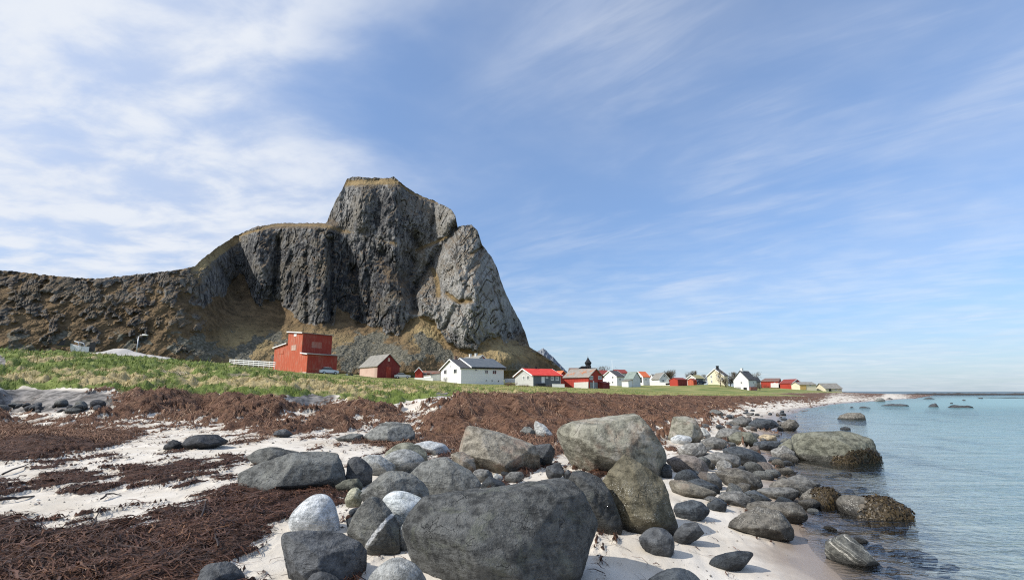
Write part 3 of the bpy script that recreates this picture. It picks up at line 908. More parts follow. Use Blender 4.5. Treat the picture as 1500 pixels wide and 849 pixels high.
# ------------------------------------------------------------------ boulders
def rock_mat(name, c1, c2, scale=1.0, lichen=None, lich_amt=0.0, speck=0.0, pink=0.0, wet=None, barn=False, bands=None, vein=None, bumpy=1.0, rough=.88):
    m = NT(name)
    tc = m.n('ShaderNodeTexCoord').outputs['Object']
    rnd = m.n('ShaderNodeObjectInfo').outputs['Random']
    off = m.n('ShaderNodeCombineXYZ', {0: m.math('MULTIPLY', rnd, 40.0), 1: m.math('MULTIPLY', rnd, 17.0), 2: m.math('MULTIPLY', rnd, 71.0)}).outputs[0]
    V = m.n('ShaderNodeVectorMath', {0: tc, 1: off}, operation='ADD').outputs[0]
    n1 = m.noise(V, 2.2 * scale, 6, .62, .3); n2 = m.noise(V, 9 * scale, 6, .7); n3 = m.noise(V, 48 * scale, 4, .7)
    n0 = m.noise(V, 110 * scale, 2, .6)
    c = m.mix(m.ramp(n1, .34, .66), c1, c2)
    c = m.mix(m.math('MULTIPLY', m.ramp(n2, .44, .62), .75), c, tuple(min(1, x * 1.45) for x in c2))
    c = m.mix(m.math('MULTIPLY', m.ramp(n2, .5, .34), .7), c, tuple(x * .55 for x in c1))
    dk = m.n('ShaderNodeTexVoronoi', {'Vector': m.n('ShaderNodeVectorMath', {0: V, 1: m.n('ShaderNodeTexNoise', {'Vector': V, 'Scale': 3.0 * scale, 'Detail': 4}).outputs['Color']}, operation='ADD').outputs[0], 'Scale': 1.6 * scale}, feature='DISTANCE_TO_EDGE').outputs['Distance']
    crack = m.math('MULTIPLY', m.ramp(dk, .009, .0), m.ramp(n1, .50, .62))
    fol = m.noise(m.scalev(V, (3.5 * scale, 5 * scale, 16 * scale), (.5, .35, 0)), 1.0, 6, .68, .5)
    c = m.mix(m.math('MULTIPLY', crack, .28), c, tuple(x * .35 for x in c1))
    c = m.mix(m.math('MULTIPLY', m.ramp(fol, .48, .66), .42), c, tuple(min(1, x * 1.35) for x in c2))
    c = m.mix(m.math('MULTIPLY', m.ramp(fol, .48, .32), .5), c, tuple(x * .5 for x in c1))
    if pink:
        c = m.mix(m.math('MULTIPLY', m.ramp(m.noise(V, 1.5, 3, .6), .5, .64), pink), c, (.26, .175, .13))
    if lichen:
        l = m.ramp(m.noise(V, 3.4 * scale, 7, .72, .6), .53, .63)
        c = m.mix(m.math('MULTIPLY', l, lich_amt), c, lichen)
    # mineral grain
    g = .34 + speck
    c = m.mix(m.math('MULTIPLY', m.ramp(n3, .54, .72), g), c, tuple(min(.8, x * 1.9 + .04) for x in c2))
    c = m.mix(m.math('MULTIPLY', m.ramp(n3, .45, .28), g), c, tuple(x * .35 for x in c1))
    c = m.mix(m.math('MULTIPLY', m.ramp(n0, .58, .75), g * .8), c, tuple(min(.8, x * 2 + .05) for x in c2))
    if bands:
        dt = m.n('ShaderNodeVectorMath', {0: tc, 1: bands['n']}, operation='DOT_PRODUCT').outputs['Value']
        dt = m.math('ADD', dt, m.math('MULTIPLY', m.math('SUBTRACT', m.noise(tc, 4.0, 3, .6), .5), .10))
        st = m.noise(m.n('ShaderNodeCombineXYZ', {0: m.math('MULTIPLY', dt, bands['scale']), 1: 0.0, 2: 0.0}).outputs[0], 1.0, 3, .7)
        c = m.mix(m.math('MULTIPLY', m.ramp(st, bands['lo'], bands['lo'] + .07), m.math('MULTIPLY', m.ramp(m.noise(tc, 6, 3), .30, .55), .9)), c, bands['col'])
    if vein:
        w = m.n('ShaderNodeVectorMath', {0: tc, 1: vein['n']}, operation='DOT_PRODUCT').outputs['Value']
        w = m.math('ABSOLUTE', m.math('ADD', w, m.math('ADD', -vein['d'], m.math('MULTIPLY', m.math('SUBTRACT', n2, .5), .05))))
        c = m.mix(m.math('MULTIPLY', m.ramp(w, vein['w'], vein['w'] * .45), .92), c, (.55, .55, .53))
    lv = m.n('ShaderNodeMapRange', {'Value': rnd, 'To Min': .82, 'To Max': 1.32}).outputs[0]
    c = m.mix(1.0, c, m.n('ShaderNodeCombineColor', {0: lv, 1: lv, 2: lv}).outputs[0], 'MULTIPLY')
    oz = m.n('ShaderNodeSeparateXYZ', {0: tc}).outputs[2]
    contact_shade = m.ramp(m.math('ADD', oz, m.math('MULTIPLY', m.math('SUBTRACT', n1, .5), .22)), .17, .02)  # contact shade painted into the colour, darker towards each rock's foot
    c = m.mix(m.math('MULTIPLY', contact_shade, .0 if name.startswith('speckled') or name.startswith('smooth') else .55), c, tuple(x * .32 for x in c1))
    z = m.n('ShaderNodeSeparateXYZ', {0: m.pos()}).outputs[2]
    rg = rough
    if wet is not None:
        wz = m.math('ADD', z, m.math('MULTIPLY', m.math('SUBTRACT', n1, .5), .12))
        wf = m.ramp(wz, wet + .05, wet - .04)
        c = m.mix(m.math('MULTIPLY', wf, .78), c, (.022, .020, .016))
        rg = m.n('ShaderNodeMapRange', {'Value': wf, 'To Min': rough, 'To Max': .35}).outputs[0]
    if barn:
        bz = m.math('MULTIPLY', m.ramp(z, barn[0], barn[0] + .08), m.ramp(z, barn[1], barn[1] - .15))
        vb = m.n('ShaderNodeTexVoronoi', {'Vector': V, 'Scale': 55.0}).outputs['Distance']
        bf = m.math('MULTIPLY', m.ramp(vb, .36, .24), m.ramp(m.noise(V, 4.5, 4, .7), .50, .60))
        c = m.mix(m.math('MULTIPLY', bf, m.math('MULTIPLY', bz, .85)), c, (.52, .50, .44))
    h = m.math('ADD', m.math('ADD', m.math('MULTIPLY', n2, 1.0), m.math('MULTIPLY', fol, .9)), m.math('MULTIPLY', n3, .30))
    h = m.math('SUBTRACT', h, m.math('MULTIPLY', crack, .5))
    return m.finish(c, rg, m.bump(h, .95 * bumpy, .05), .3)


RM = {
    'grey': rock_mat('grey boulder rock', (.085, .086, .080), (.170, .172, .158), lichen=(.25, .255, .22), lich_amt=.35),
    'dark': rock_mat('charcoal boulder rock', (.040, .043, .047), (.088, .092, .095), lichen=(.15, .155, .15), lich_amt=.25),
    'hero': rock_mat('rough dark granite', (.050, .052, .051), (.112, .115, .110), scale=1.1, lichen=(.165, .175, .135), lich_amt=.45, bumpy=1.3, wet=.40),  # here wet paints the shaded underside into the foot colour
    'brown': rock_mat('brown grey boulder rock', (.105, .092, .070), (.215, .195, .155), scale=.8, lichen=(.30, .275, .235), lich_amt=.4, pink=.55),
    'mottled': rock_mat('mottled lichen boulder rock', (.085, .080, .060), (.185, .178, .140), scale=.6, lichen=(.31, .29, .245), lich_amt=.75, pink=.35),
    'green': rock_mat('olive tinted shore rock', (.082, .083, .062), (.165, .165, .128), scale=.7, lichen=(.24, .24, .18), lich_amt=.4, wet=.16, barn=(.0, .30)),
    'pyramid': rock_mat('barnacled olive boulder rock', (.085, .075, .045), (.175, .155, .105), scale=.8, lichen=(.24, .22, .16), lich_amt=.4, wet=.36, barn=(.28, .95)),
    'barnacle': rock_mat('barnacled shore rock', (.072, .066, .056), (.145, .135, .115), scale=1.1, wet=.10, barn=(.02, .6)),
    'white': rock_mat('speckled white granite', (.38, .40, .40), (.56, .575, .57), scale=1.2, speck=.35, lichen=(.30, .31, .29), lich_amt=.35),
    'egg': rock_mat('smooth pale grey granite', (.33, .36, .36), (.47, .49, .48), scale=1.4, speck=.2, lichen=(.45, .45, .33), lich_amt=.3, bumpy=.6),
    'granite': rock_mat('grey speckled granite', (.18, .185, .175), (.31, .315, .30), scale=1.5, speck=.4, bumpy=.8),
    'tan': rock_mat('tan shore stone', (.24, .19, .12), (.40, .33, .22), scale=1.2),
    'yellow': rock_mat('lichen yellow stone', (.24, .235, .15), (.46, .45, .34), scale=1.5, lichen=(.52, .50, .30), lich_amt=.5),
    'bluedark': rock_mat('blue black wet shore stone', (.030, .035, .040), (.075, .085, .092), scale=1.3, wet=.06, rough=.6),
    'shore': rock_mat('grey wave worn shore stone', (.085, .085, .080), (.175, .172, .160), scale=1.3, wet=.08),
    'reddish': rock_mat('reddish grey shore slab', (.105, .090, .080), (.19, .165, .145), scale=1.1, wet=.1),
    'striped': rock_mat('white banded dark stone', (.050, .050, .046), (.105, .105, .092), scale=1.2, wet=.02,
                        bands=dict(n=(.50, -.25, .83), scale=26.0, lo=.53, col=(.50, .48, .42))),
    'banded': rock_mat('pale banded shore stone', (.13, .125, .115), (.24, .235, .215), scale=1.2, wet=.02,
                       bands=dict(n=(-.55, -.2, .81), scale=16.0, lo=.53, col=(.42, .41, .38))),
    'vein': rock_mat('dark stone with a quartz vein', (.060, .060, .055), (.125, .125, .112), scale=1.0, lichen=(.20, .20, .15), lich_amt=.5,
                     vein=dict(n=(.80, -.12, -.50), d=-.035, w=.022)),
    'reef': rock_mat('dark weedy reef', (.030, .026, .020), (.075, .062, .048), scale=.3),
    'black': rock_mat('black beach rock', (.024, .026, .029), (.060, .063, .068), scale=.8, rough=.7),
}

_ico = {}


def ico(sub):
    if sub not in _ico:
        b = bmesh.new()
        bmesh.ops.create_icosphere(b, subdivisions=sub, radius=1)
        v = np.array([x.co[:] for x in b.verts]); v /= np.linalg.norm(v, axis=1)[:, None]
        f = np.array([[x.index for x in q.verts] for q in b.faces])
        b.free()
        _ico[sub] = (v, f)
    return _ico[sub]


def hull_planes(pts):
    b = bmesh.new()
    for p in pts: b.verts.new(p)
    bmesh.ops.convex_hull(b, input=b.verts[:])
    b.normal_update()
    c = np.mean(pts, axis=0)
    out = []
    for f in b.faces:
        n = np.array(f.normal[:]); d = float(np.dot(np.array(f.verts[0].co[:]) - c, n))
        if d < 0: n, d = -n, -d
        if d > 1e-4: out.append((*n, d, f.calc_area()))
    b.free()
    return c, np.array(out)


def stone_verts(pts, sharp, sub, noise_amp, seed, size, chisel=0):
    """a worn solid with the flats of the hull of pts; sharp sets how rounded its edges are"""
    c, pl = hull_planes(pts)
    N, Fc = ico(sub)
    dd = np.maximum(pl[:, 3], .12 * size)
    w = np.clip(np.sqrt(pl[:, 4]) / size, .05, 1)                 # small facets count less
    q = np.maximum(N @ (pl[:, :3] / dd[:, None]).T, 1e-6)
    r = ((q ** sharp) * w[None]).sum(1) ** (-1 / sharp)
    V = N * r[:, None]
    a = noise_amp * size
    V = V + N * (a * 1.6 * fbm3(V, .75 * size, 4, seed) + a * .45 * fbm3(V, .16 * size, 4, seed + 5) - a * .35 * np.maximum(0, fbm3(V, .5 * size, 3, seed + 9, ridge=True) - .35))[:, None]
    if chisel:                                                    # break planes across the worn surface
        rg = np.random.default_rng(seed + 1000)
        for k in range(chisel):
            nn = rg.normal(size=3); nn /= np.linalg.norm(nn)
            pr = V @ nn
            lim = pr.max() * rg.uniform(.80, .95)
            ex = np.maximum(0, pr - lim - .02 * size * fbm3(V, .35 * size, 2, seed + k))
            V = V - nn * (ex * .96)[:, None]
        V = V + N * (size * (.022 * fbm3(V, .20 * size, 5, seed + 31, .6) - .030 * np.maximum(0, fbm3(V, .6 * size, 4, seed + 33, ridge=True) - .45)))[:, None]
    return V + c, Fc


ROCKS = []


def rock(name, label, poly, mat, base=None, depth=.72, sharp=14, front=None, sub=5, noise=.05, group=None, cat='boulder', bury=.16, seat=.62, name_=None):
    P = np.array(poly, float)
    cx = (P[:, 0].min() + P[:, 0].max()) / 2; cy = (P[:, 1].min() + P[:, 1].max()) / 2
    pb = base or P[:, 1].max()
    Y0 = ground_hit(cx, pb, sea=True)
    hw = (P[:, 0].max() - P[:, 0].min()) / 2 / F * Y0 * 1.02
    hh = (P[:, 1].max() - P[:, 1].min()) / 2 / F * Y0
    D = depth * min(hw, hh * 2.4)
    C = np.array(pix(cx, cy, Y0 + D * seat))
    cam_p = np.array([0, 0, EYE])
    e3 = cam_p - C; dist = np.linalg.norm(e3); e3 /= dist
    e1 = np.cross([0, 0, 1.0], e3); e1 /= np.linalg.norm(e1); e2 = np.cross(e3, e1)

    def onplane(px, py, f=0.0):
        r = np.array(pix(px, py, 1.0)) - cam_p
        t = ((C + e3 * f - cam_p) @ e3) / (r @ e3)
        p = cam_p + r * t - C
        return p @ e1, p @ e2
    sil = np.array([onplane(a, b) for a, b in P])
    sil = sil - 0
    lowest = sil[:, 1].min(); top = sil[:, 1].max()
    low = sil[:, 1] < lowest + .3 * (top - lowest)
    sil2 = sil.copy(); sil2[low, 1] -= bury * (top - lowest) + max(0.0, -float(ground_z(C[0], C[1], Z0))) * 1.1
    seed = int(abs(cx * 7 + cy * 13)) % 97
    rg = np.random.default_rng(seed)
    grow = 1.12
    pts = [(*(s * grow), 0) for s in sil2]
    pts += [(*(s * .86 * grow), -.45 * D) for s in sil2]
    m = sil2.mean(0)
    pts += [(*(m + (s - m) * .5), -.92 * D) for s in sil2[::2]]
    if front:
        for a, b, f in front:
            pts.append((*onplane(a, b, f * D), f * D))
    else:
        for k, s in enumerate(sil2[::2]):
            pts.append((*(m + (s - m) * rg.uniform(.62, .8)), D * rg.uniform(.45, .7)))
        pts.append((*(m + rg.uniform(-.12, .12, 2) * hw), D * .95))
    smoothy = mat in ('egg', 'white', 'yellow', 'tan') or sharp < 10
    V, Fc = stone_verts(np.array(pts), sharp * (1 if smoothy else 1.7), sub, noise, seed, max(.5 * (hw + hh), .02), 0 if smoothy else (18 if sub >= 6 else 12))
    for ax_ in (0, 1):                                             # true to the measured width and height
        a0, a1 = V[:, ax_].min(), V[:, ax_].max(); b0, b1 = sil2[:, ax_].min(), sil2[:, ax_].max()
        V[:, ax_] = b0 + (V[:, ax_] - a0) * (b1 - b0) / (a1 - a0)
    Wd = C + V[:, 0:1] * e1 + V[:, 1:2] * e2 + V[:, 2:3] * e3
    base_z = max(-.05, float(ground_z(C[0], C[1])))
    loc = np.array([C[0], C[1], base_z])
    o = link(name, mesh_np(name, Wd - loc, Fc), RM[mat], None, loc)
    tag(o, label, cat, group)
    o['r'] = float(max(hw, D))
    del o['r']
    ROCKS.append((C[0], C[1], max(hw, D), Wd))
    return o


B = 'boulder'
R = rock
hero = R(B, 'huge dark granite boulder at the front of the beach, largest of all',
  [(584, 815), (600, 782), (618, 749), (632, 734), (661, 722), (706, 715), (743, 706), (771, 698), (804, 697), (835, 711), (866, 730), (880, 750), (881, 785), (860, 806), (835, 826), (804, 850), (770, 872), (700, 884), (650, 880), (610, 846)],
  'hero', base=872, depth=.75, sharp=22, sub=6, noise=.045,
  front=[(640, 742, .25), (700, 738, .4), (780, 722, .22), (838, 738, .25), (858, 752, .25), (700, 775, .72), (770, 748, .66), (806, 752, .60), (640, 780, .6), (622, 825, .6), (700, 850, .95), (752, 845, .98), (778, 800, .88), (650, 860, .8)])
R(B, 'tall pyramid shaped olive boulder with white barnacles above the sand',
  [(879, 697), (899, 678), (920, 665), (935, 674), (960, 694), (978, 724), (993, 756), (990, 771), (963, 774), (941, 783), (923, 776), (905, 738), (893, 712)],
  'pyramid', depth=.9, sharp=26, sub=6, noise=.035,
  front=[(921, 668, .12), (938, 700, .55), (958, 735, .72), (966, 768, .75), (905, 700, .5), (925, 740, .85), (940, 775, .85), (915, 740, .7)])
R(B, 'large round backed olive boulder mottled with pale lichen',
  [(815, 663), (818, 633), (835, 621), (865, 613), (890, 604), (923, 604), (948, 615), (957, 632), (969, 648), (978, 666), (978, 685), (966, 696), (926, 690), (865, 688), (844, 688), (825, 679)],
  'mottled', base=698, depth=.7, sharp=13, sub=6, noise=.035)
R(B, 'blocky brown boulder with a pinkish left end and pale cracks',
  [(670, 655), (677, 636), (691, 623), (716, 623), (743, 635), (774, 650), (792, 665), (787, 679), (771, 689), (731, 692), (697, 687), (676, 668)],
  'brown', base=693, depth=.85, sharp=30, sub=6, noise=.03,
  front=[(716, 625, .1), (712, 640, .62), (708, 655, .75), (727, 688, .95), (752, 686, .85), (775, 660, .35), (697, 660, .7), (740, 650, .5), (690, 670, .7)])
R(B, 'dark wedge boulder in shade against the right end of the pinkish brown one',
  [(776, 652), (804, 649), (813, 660), (805, 679), (786, 682), (776, 680)], 'dark', base=684, sub=5, sharp=20)
R(B, 'long low grey boulder sloping down to the left over brown seaweed',
  [(345, 715), (372, 694), (399, 677), (443, 662), (463, 660), (492, 662), (505, 675), (509, 691), (503, 707), (481, 712), (448, 707), (419, 718), (390, 725), (362, 724)],
  'grey', base=724, depth=.8, sharp=20, sub=6, noise=.035,
  front=[(443, 666, .2), (430, 690, .55), (418, 712, .62), (392, 722, .5), (466, 668, .35), (495, 690, .5), (465, 706, .6)])
R(B, 'flat grey slab lying behind the long sloping boulder',
  [(360, 674), (381, 657), (399, 654), (437, 662), (440, 674), (420, 682), (385, 682)], 'grey', base=683, sharp=18)
R(B, 'dark flat topped block at the lower left of the boulder heap',
  [(409, 799), (413, 783), (425, 777), (466, 776), (510, 782), (532, 790), (539, 803), (537, 838), (520, 858), (451, 866), (424, 848), (412, 820)],
  'dark', base=862, depth=.85, sharp=24, sub=6, noise=.035,
  front=[(425, 782, .2), (470, 784, .25), (520, 793, .2), (440, 808, .72), (500, 818, .78), (522, 812, .5), (455, 850, .85), (505, 850, .8)])
R('stone', 'small dark stone tucked under the dark flat topped block', [(448, 852), (457, 839), (469, 836), (487, 841), (502, 853), (498, 872), (455, 872)], 'dark', base=874, cat='stone')
R('stone', 'white speckled egg shaped stone lying in brown seaweed',
  [(423, 758), (437, 738), (457, 724), (475, 722), (488, 732), (499, 764), (493, 780), (469, 782), (443, 780), (427, 770)], 'white', base=783, sharp=8, noise=.02, cat='stone', depth=.85)
R('stone', 'smooth pale grey oval stone leaning on the huge dark boulder',
  [(559, 738), (567, 723), (583, 718), (604, 722), (626, 736), (622, 748), (610, 761), (598, 772), (583, 774), (569, 761)], 'egg', base=796, sharp=7, noise=.012, cat='stone', depth=.7, bury=.02)
R('stone', 'narrow grey wedge stone under the smooth pale oval', [(585, 772), (595, 762), (611, 759), (605, 778), (592, 797), (586, 789)], 'granite', base=806, cat='stone', bury=.4)
R(B, 'dark angular stone crossed by a white quartz vein',
  [(508, 776), (513, 752), (522, 732), (536, 726), (554, 729), (567, 755), (587, 780), (590, 800), (580, 809), (539, 802), (514, 784)], 'vein', base=812, depth=.8, sharp=20, sub=6, noise=.03,
  front=[(540, 730, .15), (536, 755, .55), (523, 780, .55), (562, 775, .7), (580, 798, .55), (535, 795, .75)])
R(B, 'rounded grey boulder behind the pale oval stone',
  [(527, 723), (536, 703), (557, 689), (592, 688), (613, 697), (630, 717), (628, 740), (570, 748), (531, 738)], 'grey', base=764, sharp=14, sub=6)
R(B, 'broad grey boulder with a ridge behind the huge dark boulder',
  [(598, 690), (636, 670), (648, 668), (673, 674), (692, 694), (704, 712), (691, 722), (645, 732), (622, 736), (610, 720)], 'grey', base=742, depth=.8, sharp=24, sub=6, noise=.04,
  front=[(645, 671, .2), (655, 690, .6), (695, 714, .5), (640, 700, .75), (630, 728, .8), (680, 722, .7)])
R(B, 'smooth dark grey round boulder beside the long sloping one', [(506, 697), (509, 673), (519, 668), (531, 671), (546, 688), (544, 703), (522, 708)], 'dark', base=714, sharp=12)
R(B, 'low grey slab behind the smooth dark round boulder', [(531, 673), (542, 665), (557, 668), (580, 684), (576, 693), (545, 694)], 'granite', base=698, sharp=14)
R(B, 'buff grey egg shaped boulder below a mossy dark one', [(562, 671), (575, 661), (595, 657), (613, 664), (622, 676), (606, 688), (586, 690), (571, 682)], 'granite', base=694, sharp=9, noise=.025)
R(B, 'dark mossy humped boulder behind the buff egg shaped one', [(563, 668), (583, 650), (598, 647), (616, 653), (628, 667), (622, 680), (590, 680)], 'green', base=684, sharp=12)
R(B, 'flat white rock lying on brown wrack between boulders', [(606, 650), (630, 645), (651, 650), (663, 662), (645, 667), (616, 664)], 'white', base=667, sharp=16, depth=1.1)
R(B, 'grey boulder with a dark right face standing alone on the wrack', [(532, 637), (563, 619), (575, 617), (604, 621), (608, 638), (601, 645), (551, 651), (534, 649)], 'grey', depth=.85, sharp=26, sub=6,
  front=[(575, 620, .2), (572, 632, .7), (580, 646, .85), (548, 645, .6), (600, 634, .35)])
R('stone', 'low flat grey stone left of the lone boulder on the wrack', [(490, 643), (516, 634), (531, 636), (533, 645), (510, 647)], 'grey', cat='stone')
R('stone', 'small dark round stone alone on white sand at mid left', [(399, 636), (407, 629), (419, 628), (429, 636), (413, 641)], 'dark', cat='stone')
R('stone', 'small green grey stone in front of the smooth dark round boulder', [(491, 713), (507, 702), (525, 700), (532, 707), (528, 719), (504, 724)], 'green', base=726, cat='stone', sharp=10)
R('stone', 'small cream yellow stone in front of the rounded grey boulder', [(505, 732), (513, 716), (523, 713), (532, 723), (527, 738), (510, 741)], 'yellow', base=744, cat='stone', sharp=10)
R(B, 'grey speckled granite boulder cut by the bottom edge of the photo', [(537, 852), (551, 831), (572, 817), (589, 815), (610, 825), (628, 850), (626, 874), (545, 876)], 'granite', base=880, sharp=9, sub=6, noise=.02)
R('stone', 'dark bluish stone on sand in the bottom left of the beach', [(288, 852), (302, 829), (324, 822), (340, 825), (360, 841), (362, 862), (300, 866)], 'dark', base=868, cat='stone', sharp=12)
R(B, 'upright rounded grey boulder leaning left of the barnacled pyramid', [(831, 697), (844, 688), (862, 688), (880, 697), (897, 718), (912, 757), (905, 772), (883, 762), (862, 748), (848, 724)], 'hero', base=782, depth=.85, sharp=14, sub=6)
R(B, 'small tilted grey slab in the wrack, left half of a split pair', [(757, 636), (768, 624), (780, 626), (788, 638), (771, 644), (758, 642)], 'grey', base=645, sharp=26)
R(B, 'small tilted grey slab in the wrack, right half of a split pair', [(782, 628), (787, 616), (802, 624), (817, 637), (814, 646), (790, 642)], 'granite', base=647, sharp=26)
R('stone', 'buff slab fallen against the foot of the pinkish brown boulder', [(660, 664), (673, 661), (694, 672), (698, 687), (686, 692), (667, 676)], 'brown', base=696, cat='stone', sharp=22)
for lab, po, mt in [('squarish grey stone in the gap behind the huge boulder, left one', [(691, 692), (703, 686), (720, 689), (723, 701), (706, 707), (694, 705)], 'shore'),
                    ('grey block stone in the gap below the pinkish brown boulder', [(739, 698), (749, 690), (764, 691), (768, 702), (752, 709), (741, 706)], 'shore'),
                    ('dark blue pointed stone touching the top of the huge boulder', [(704, 709), (716, 697), (734, 703), (741, 710), (725, 720), (706, 719)], 'bluedark'),
                    ('small rounded stone between two stones behind the huge boulder', [(721, 702), (726, 693), (737, 699), (736, 708), (723, 708)], 'granite'),
                    ('dark round stone in the shaded gap under the mottled boulder', [(799, 684), (816, 679), (826, 691), (813, 701), (801, 697)], 'dark'),
                    ('tiny dark stone at the lower left foot of the mottled boulder', [(825, 692), (831, 687), (837, 693), (833, 701), (826, 701)], 'dark')]:
    R('stone', lab, po, mt, cat='stone', sub=4)
R(B, 'smooth dark twisted stone on sand at the foot of the pyramid', [(936, 790), (960, 771), (978, 777), (988, 791), (985, 805), (969, 815), (958, 813), (954, 800), (946, 792)], 'dark', base=815, sharp=12)
R('stone', 'dark curved stone joined to the smooth twisted one on sand', [(984, 782), (1002, 765), (1021, 764), (1032, 778), (1008, 787), (993, 800)], 'dark', base=800, cat='stone', sharp=12)
R(B, 'flat blue grey stone at the bottom edge on wet sand', [(944, 848), (972, 833), (999, 831), (1022, 841), (1030, 856), (1010, 872), (950, 874)], 'bluedark', base=872, sharp=12, depth=1)
R('stone', 'dark oblong stone lying alone on pale wet sand', [(1038, 824), (1048, 812), (1079, 805), (1100, 807), (1104, 816), (1085, 831), (1063, 838), (1042, 834)], 'bluedark', cat='stone', sharp=10, depth=.8, noise=.025)
R(B, 'white striped dark stone half sunk in the shallow water', [(1206, 789), (1213, 781), (1231, 780), (1256, 797), (1293, 824), (1278, 829), (1237, 821), (1212, 808)], 'striped', sharp=10, sub=6, depth=.6, noise=.02, base=829)
R(B, 'grey triangular boulder with barnacle patches at the water edge', [(1065, 764), (1091, 754), (1109, 741), (1146, 748), (1162, 770), (1164, 782), (1146, 790), (1109, 784), (1069, 774)], 'barnacle', sharp=20, sub=6,
  front=[(1112, 745, .2), (1095, 758, .5), (1140, 755, .4), (1120, 775, .85), (1085, 770, .7), (1148, 782, .7)])
R(B, 'brown barnacled slab behind the triangular water edge boulder', [(1092, 740), (1115, 734), (1140, 735), (1164, 735), (1183, 753), (1171, 763), (1152, 762), (1112, 754)], 'barnacle', base=764, sharp=14)
SH_ = [
    ('greenish grey flat stone above the triangular water edge boulder', [(1052, 729), (1063, 717), (1082, 719), (1107, 735), (1098, 741), (1072, 744), (1057, 737)], 'shore', None),
    ('blue grey round stone left of the greenish flat one', [(1035, 739), (1051, 729), (1065, 736), (1064, 750), (1042, 750)], 'bluedark', None),
    ('black wedge stone on sand right of the pyramid', [(986, 739), (1011, 731), (1027, 734), (1040, 747), (1021, 761), (1005, 763), (992, 753)], 'bluedark', None),
    ('long buff brown stone lying across the sand right of the pyramid', [(980, 712), (984, 702), (1008, 703), (1048, 719), (1051, 729), (1027, 729), (999, 725)], 'brown', None),
    ('dark flat stone behind the long buff brown one', [(1004, 706), (1024, 700), (1051, 711), (1055, 721), (1042, 721)], 'bluedark', None),
    ('hump backed brown stone sprinkled with barnacles', [(1049, 692), (1066, 685), (1091, 687), (1113, 700), (1118, 711), (1103, 717), (1072, 713), (1054, 703)], 'barnacle', None),
    ('white banded round stone behind the hump backed brown one', [(1049, 679), (1057, 672), (1069, 677), (1073, 688), (1066, 694), (1054, 693)], 'banded', None),
    ('reddish grey slab below the pale striped stone', [(975, 673), (999, 665), (1027, 670), (1038, 685), (1027, 695), (987, 686)], 'reddish', None),
    ('pale striped stone above the reddish grey slab', [(992, 659), (1005, 648), (1027, 648), (1037, 662), (1021, 671), (999, 669)], 'banded', None),
    ('dark wide stone right of the pale striped one', [(1023, 671), (1048, 661), (1072, 665), (1086, 677), (1072, 684), (1048, 681)], 'shore', None),
    ('dark slab lying flat behind the dark wide stone', [(1058, 657), (1085, 653), (1115, 665), (1125, 678), (1103, 684), (1091, 673), (1066, 667)], 'bluedark', None),
    ('grey blue stone beside the square grey block', [(1026, 646), (1039, 639), (1057, 644), (1067, 651), (1048, 659), (1030, 657)], 'shore', None),
    ('pale pointed stone at the right foot of the square grey block', [(1020, 633), (1030, 626), (1041, 636), (1037, 643), (1024, 643)], 'granite', None),
    ('dark grey rounded stone behind the grey blue one', [(1047, 636), (1060, 626), (1079, 629), (1092, 636), (1074, 648), (1054, 645)], 'shore', None),
    ('olive grey wide boulder left of the tan oval stone', [(1067, 642), (1079, 632), (1100, 632), (1112, 645), (1103, 654), (1076, 652)], 'green', None),
    ('smooth tan oval stone near the water line', [(1111, 639), (1121, 635), (1137, 638), (1138, 644), (1128, 647), (1116, 646)], 'tan', None),
    ('long dark stone at the water line below the tan oval', [(1102, 649), (1127, 645), (1144, 649), (1133, 660), (1109, 659)], 'bluedark', None),
    ('white banded stone leaning on the left end of the big water boulder', [(1129, 662), (1146, 652), (1165, 663), (1166, 672), (1134, 674)], 'banded', 674),
    ('olive stone behind the white banded one at the big water boulder', [(1139, 654), (1155, 642), (1168, 652), (1170, 667), (1150, 667)], 'green', 668),
    ('brown wet stone left of the weed covered shore rock', [(1126, 711), (1143, 699), (1164, 703), (1186, 718), (1182, 727), (1152, 720)], 'barnacle', None),
    ('low wet stone touching the water above the weed covered shore rock', [(1149, 700), (1173, 694), (1202, 709), (1194, 717), (1167, 710)], 'shore', None),
    ('dark grey oval stone among the shore rocks beside the brown wet one', [(1108, 718), (1127, 713), (1155, 713), (1171, 721), (1161, 733), (1127, 732)], 'shore', None),
    ('narrow dark stone between the hump backed stone and the dark oval', [(1090, 721), (1106, 717), (1131, 732), (1115, 738)], 'bluedark', None),
    ('flat dark stone in front of the reddish slab on sand', [(1004, 693), (1018, 688), (1030, 694), (1020, 699)], 'bluedark', None),
    ('dark pebble like stone in the shade of the mottled boulder right end', [(966, 690), (975, 678), (984, 683), (985, 696), (972, 700)], 'bluedark', None),
    ('white smooth stone lying before the square grey block', [(982, 642), (993, 636), (1011, 639), (1014, 646), (1000, 650), (986, 649)], 'white', None),
    ('white topped stone at the top of the shore stones', [(1085, 648), (1094, 644), (1104, 648), (1100, 654), (1088, 654)], 'granite', None),
    ('dark flat shore stone, farthest up the water line', [(1096, 622), (1110, 612), (1135, 614), (1141, 623), (1118, 630)], 'bluedark', None),
    ('dark rock with trailing weed at the far water line', [(1144, 621), (1152, 613), (1166, 615), (1171, 624), (1160, 630), (1147, 629)], 'barnacle', None),
    ('grey flat stone left of the farthest dark shore stones', [(1068, 618), (1085, 610), (1101, 613), (1102, 622), (1078, 625)], 'shore', None),
    ('brown low stone in the wrack beyond the square grey block', [(1036, 604), (1048, 599), (1060, 604), (1058, 609), (1040, 609)], 'grey', None),
]
for lab, po, mt, bs in SH_:
    R('stone', lab, po, mt, base=bs, cat='stone', sharp=12, sub=5, noise=.04)
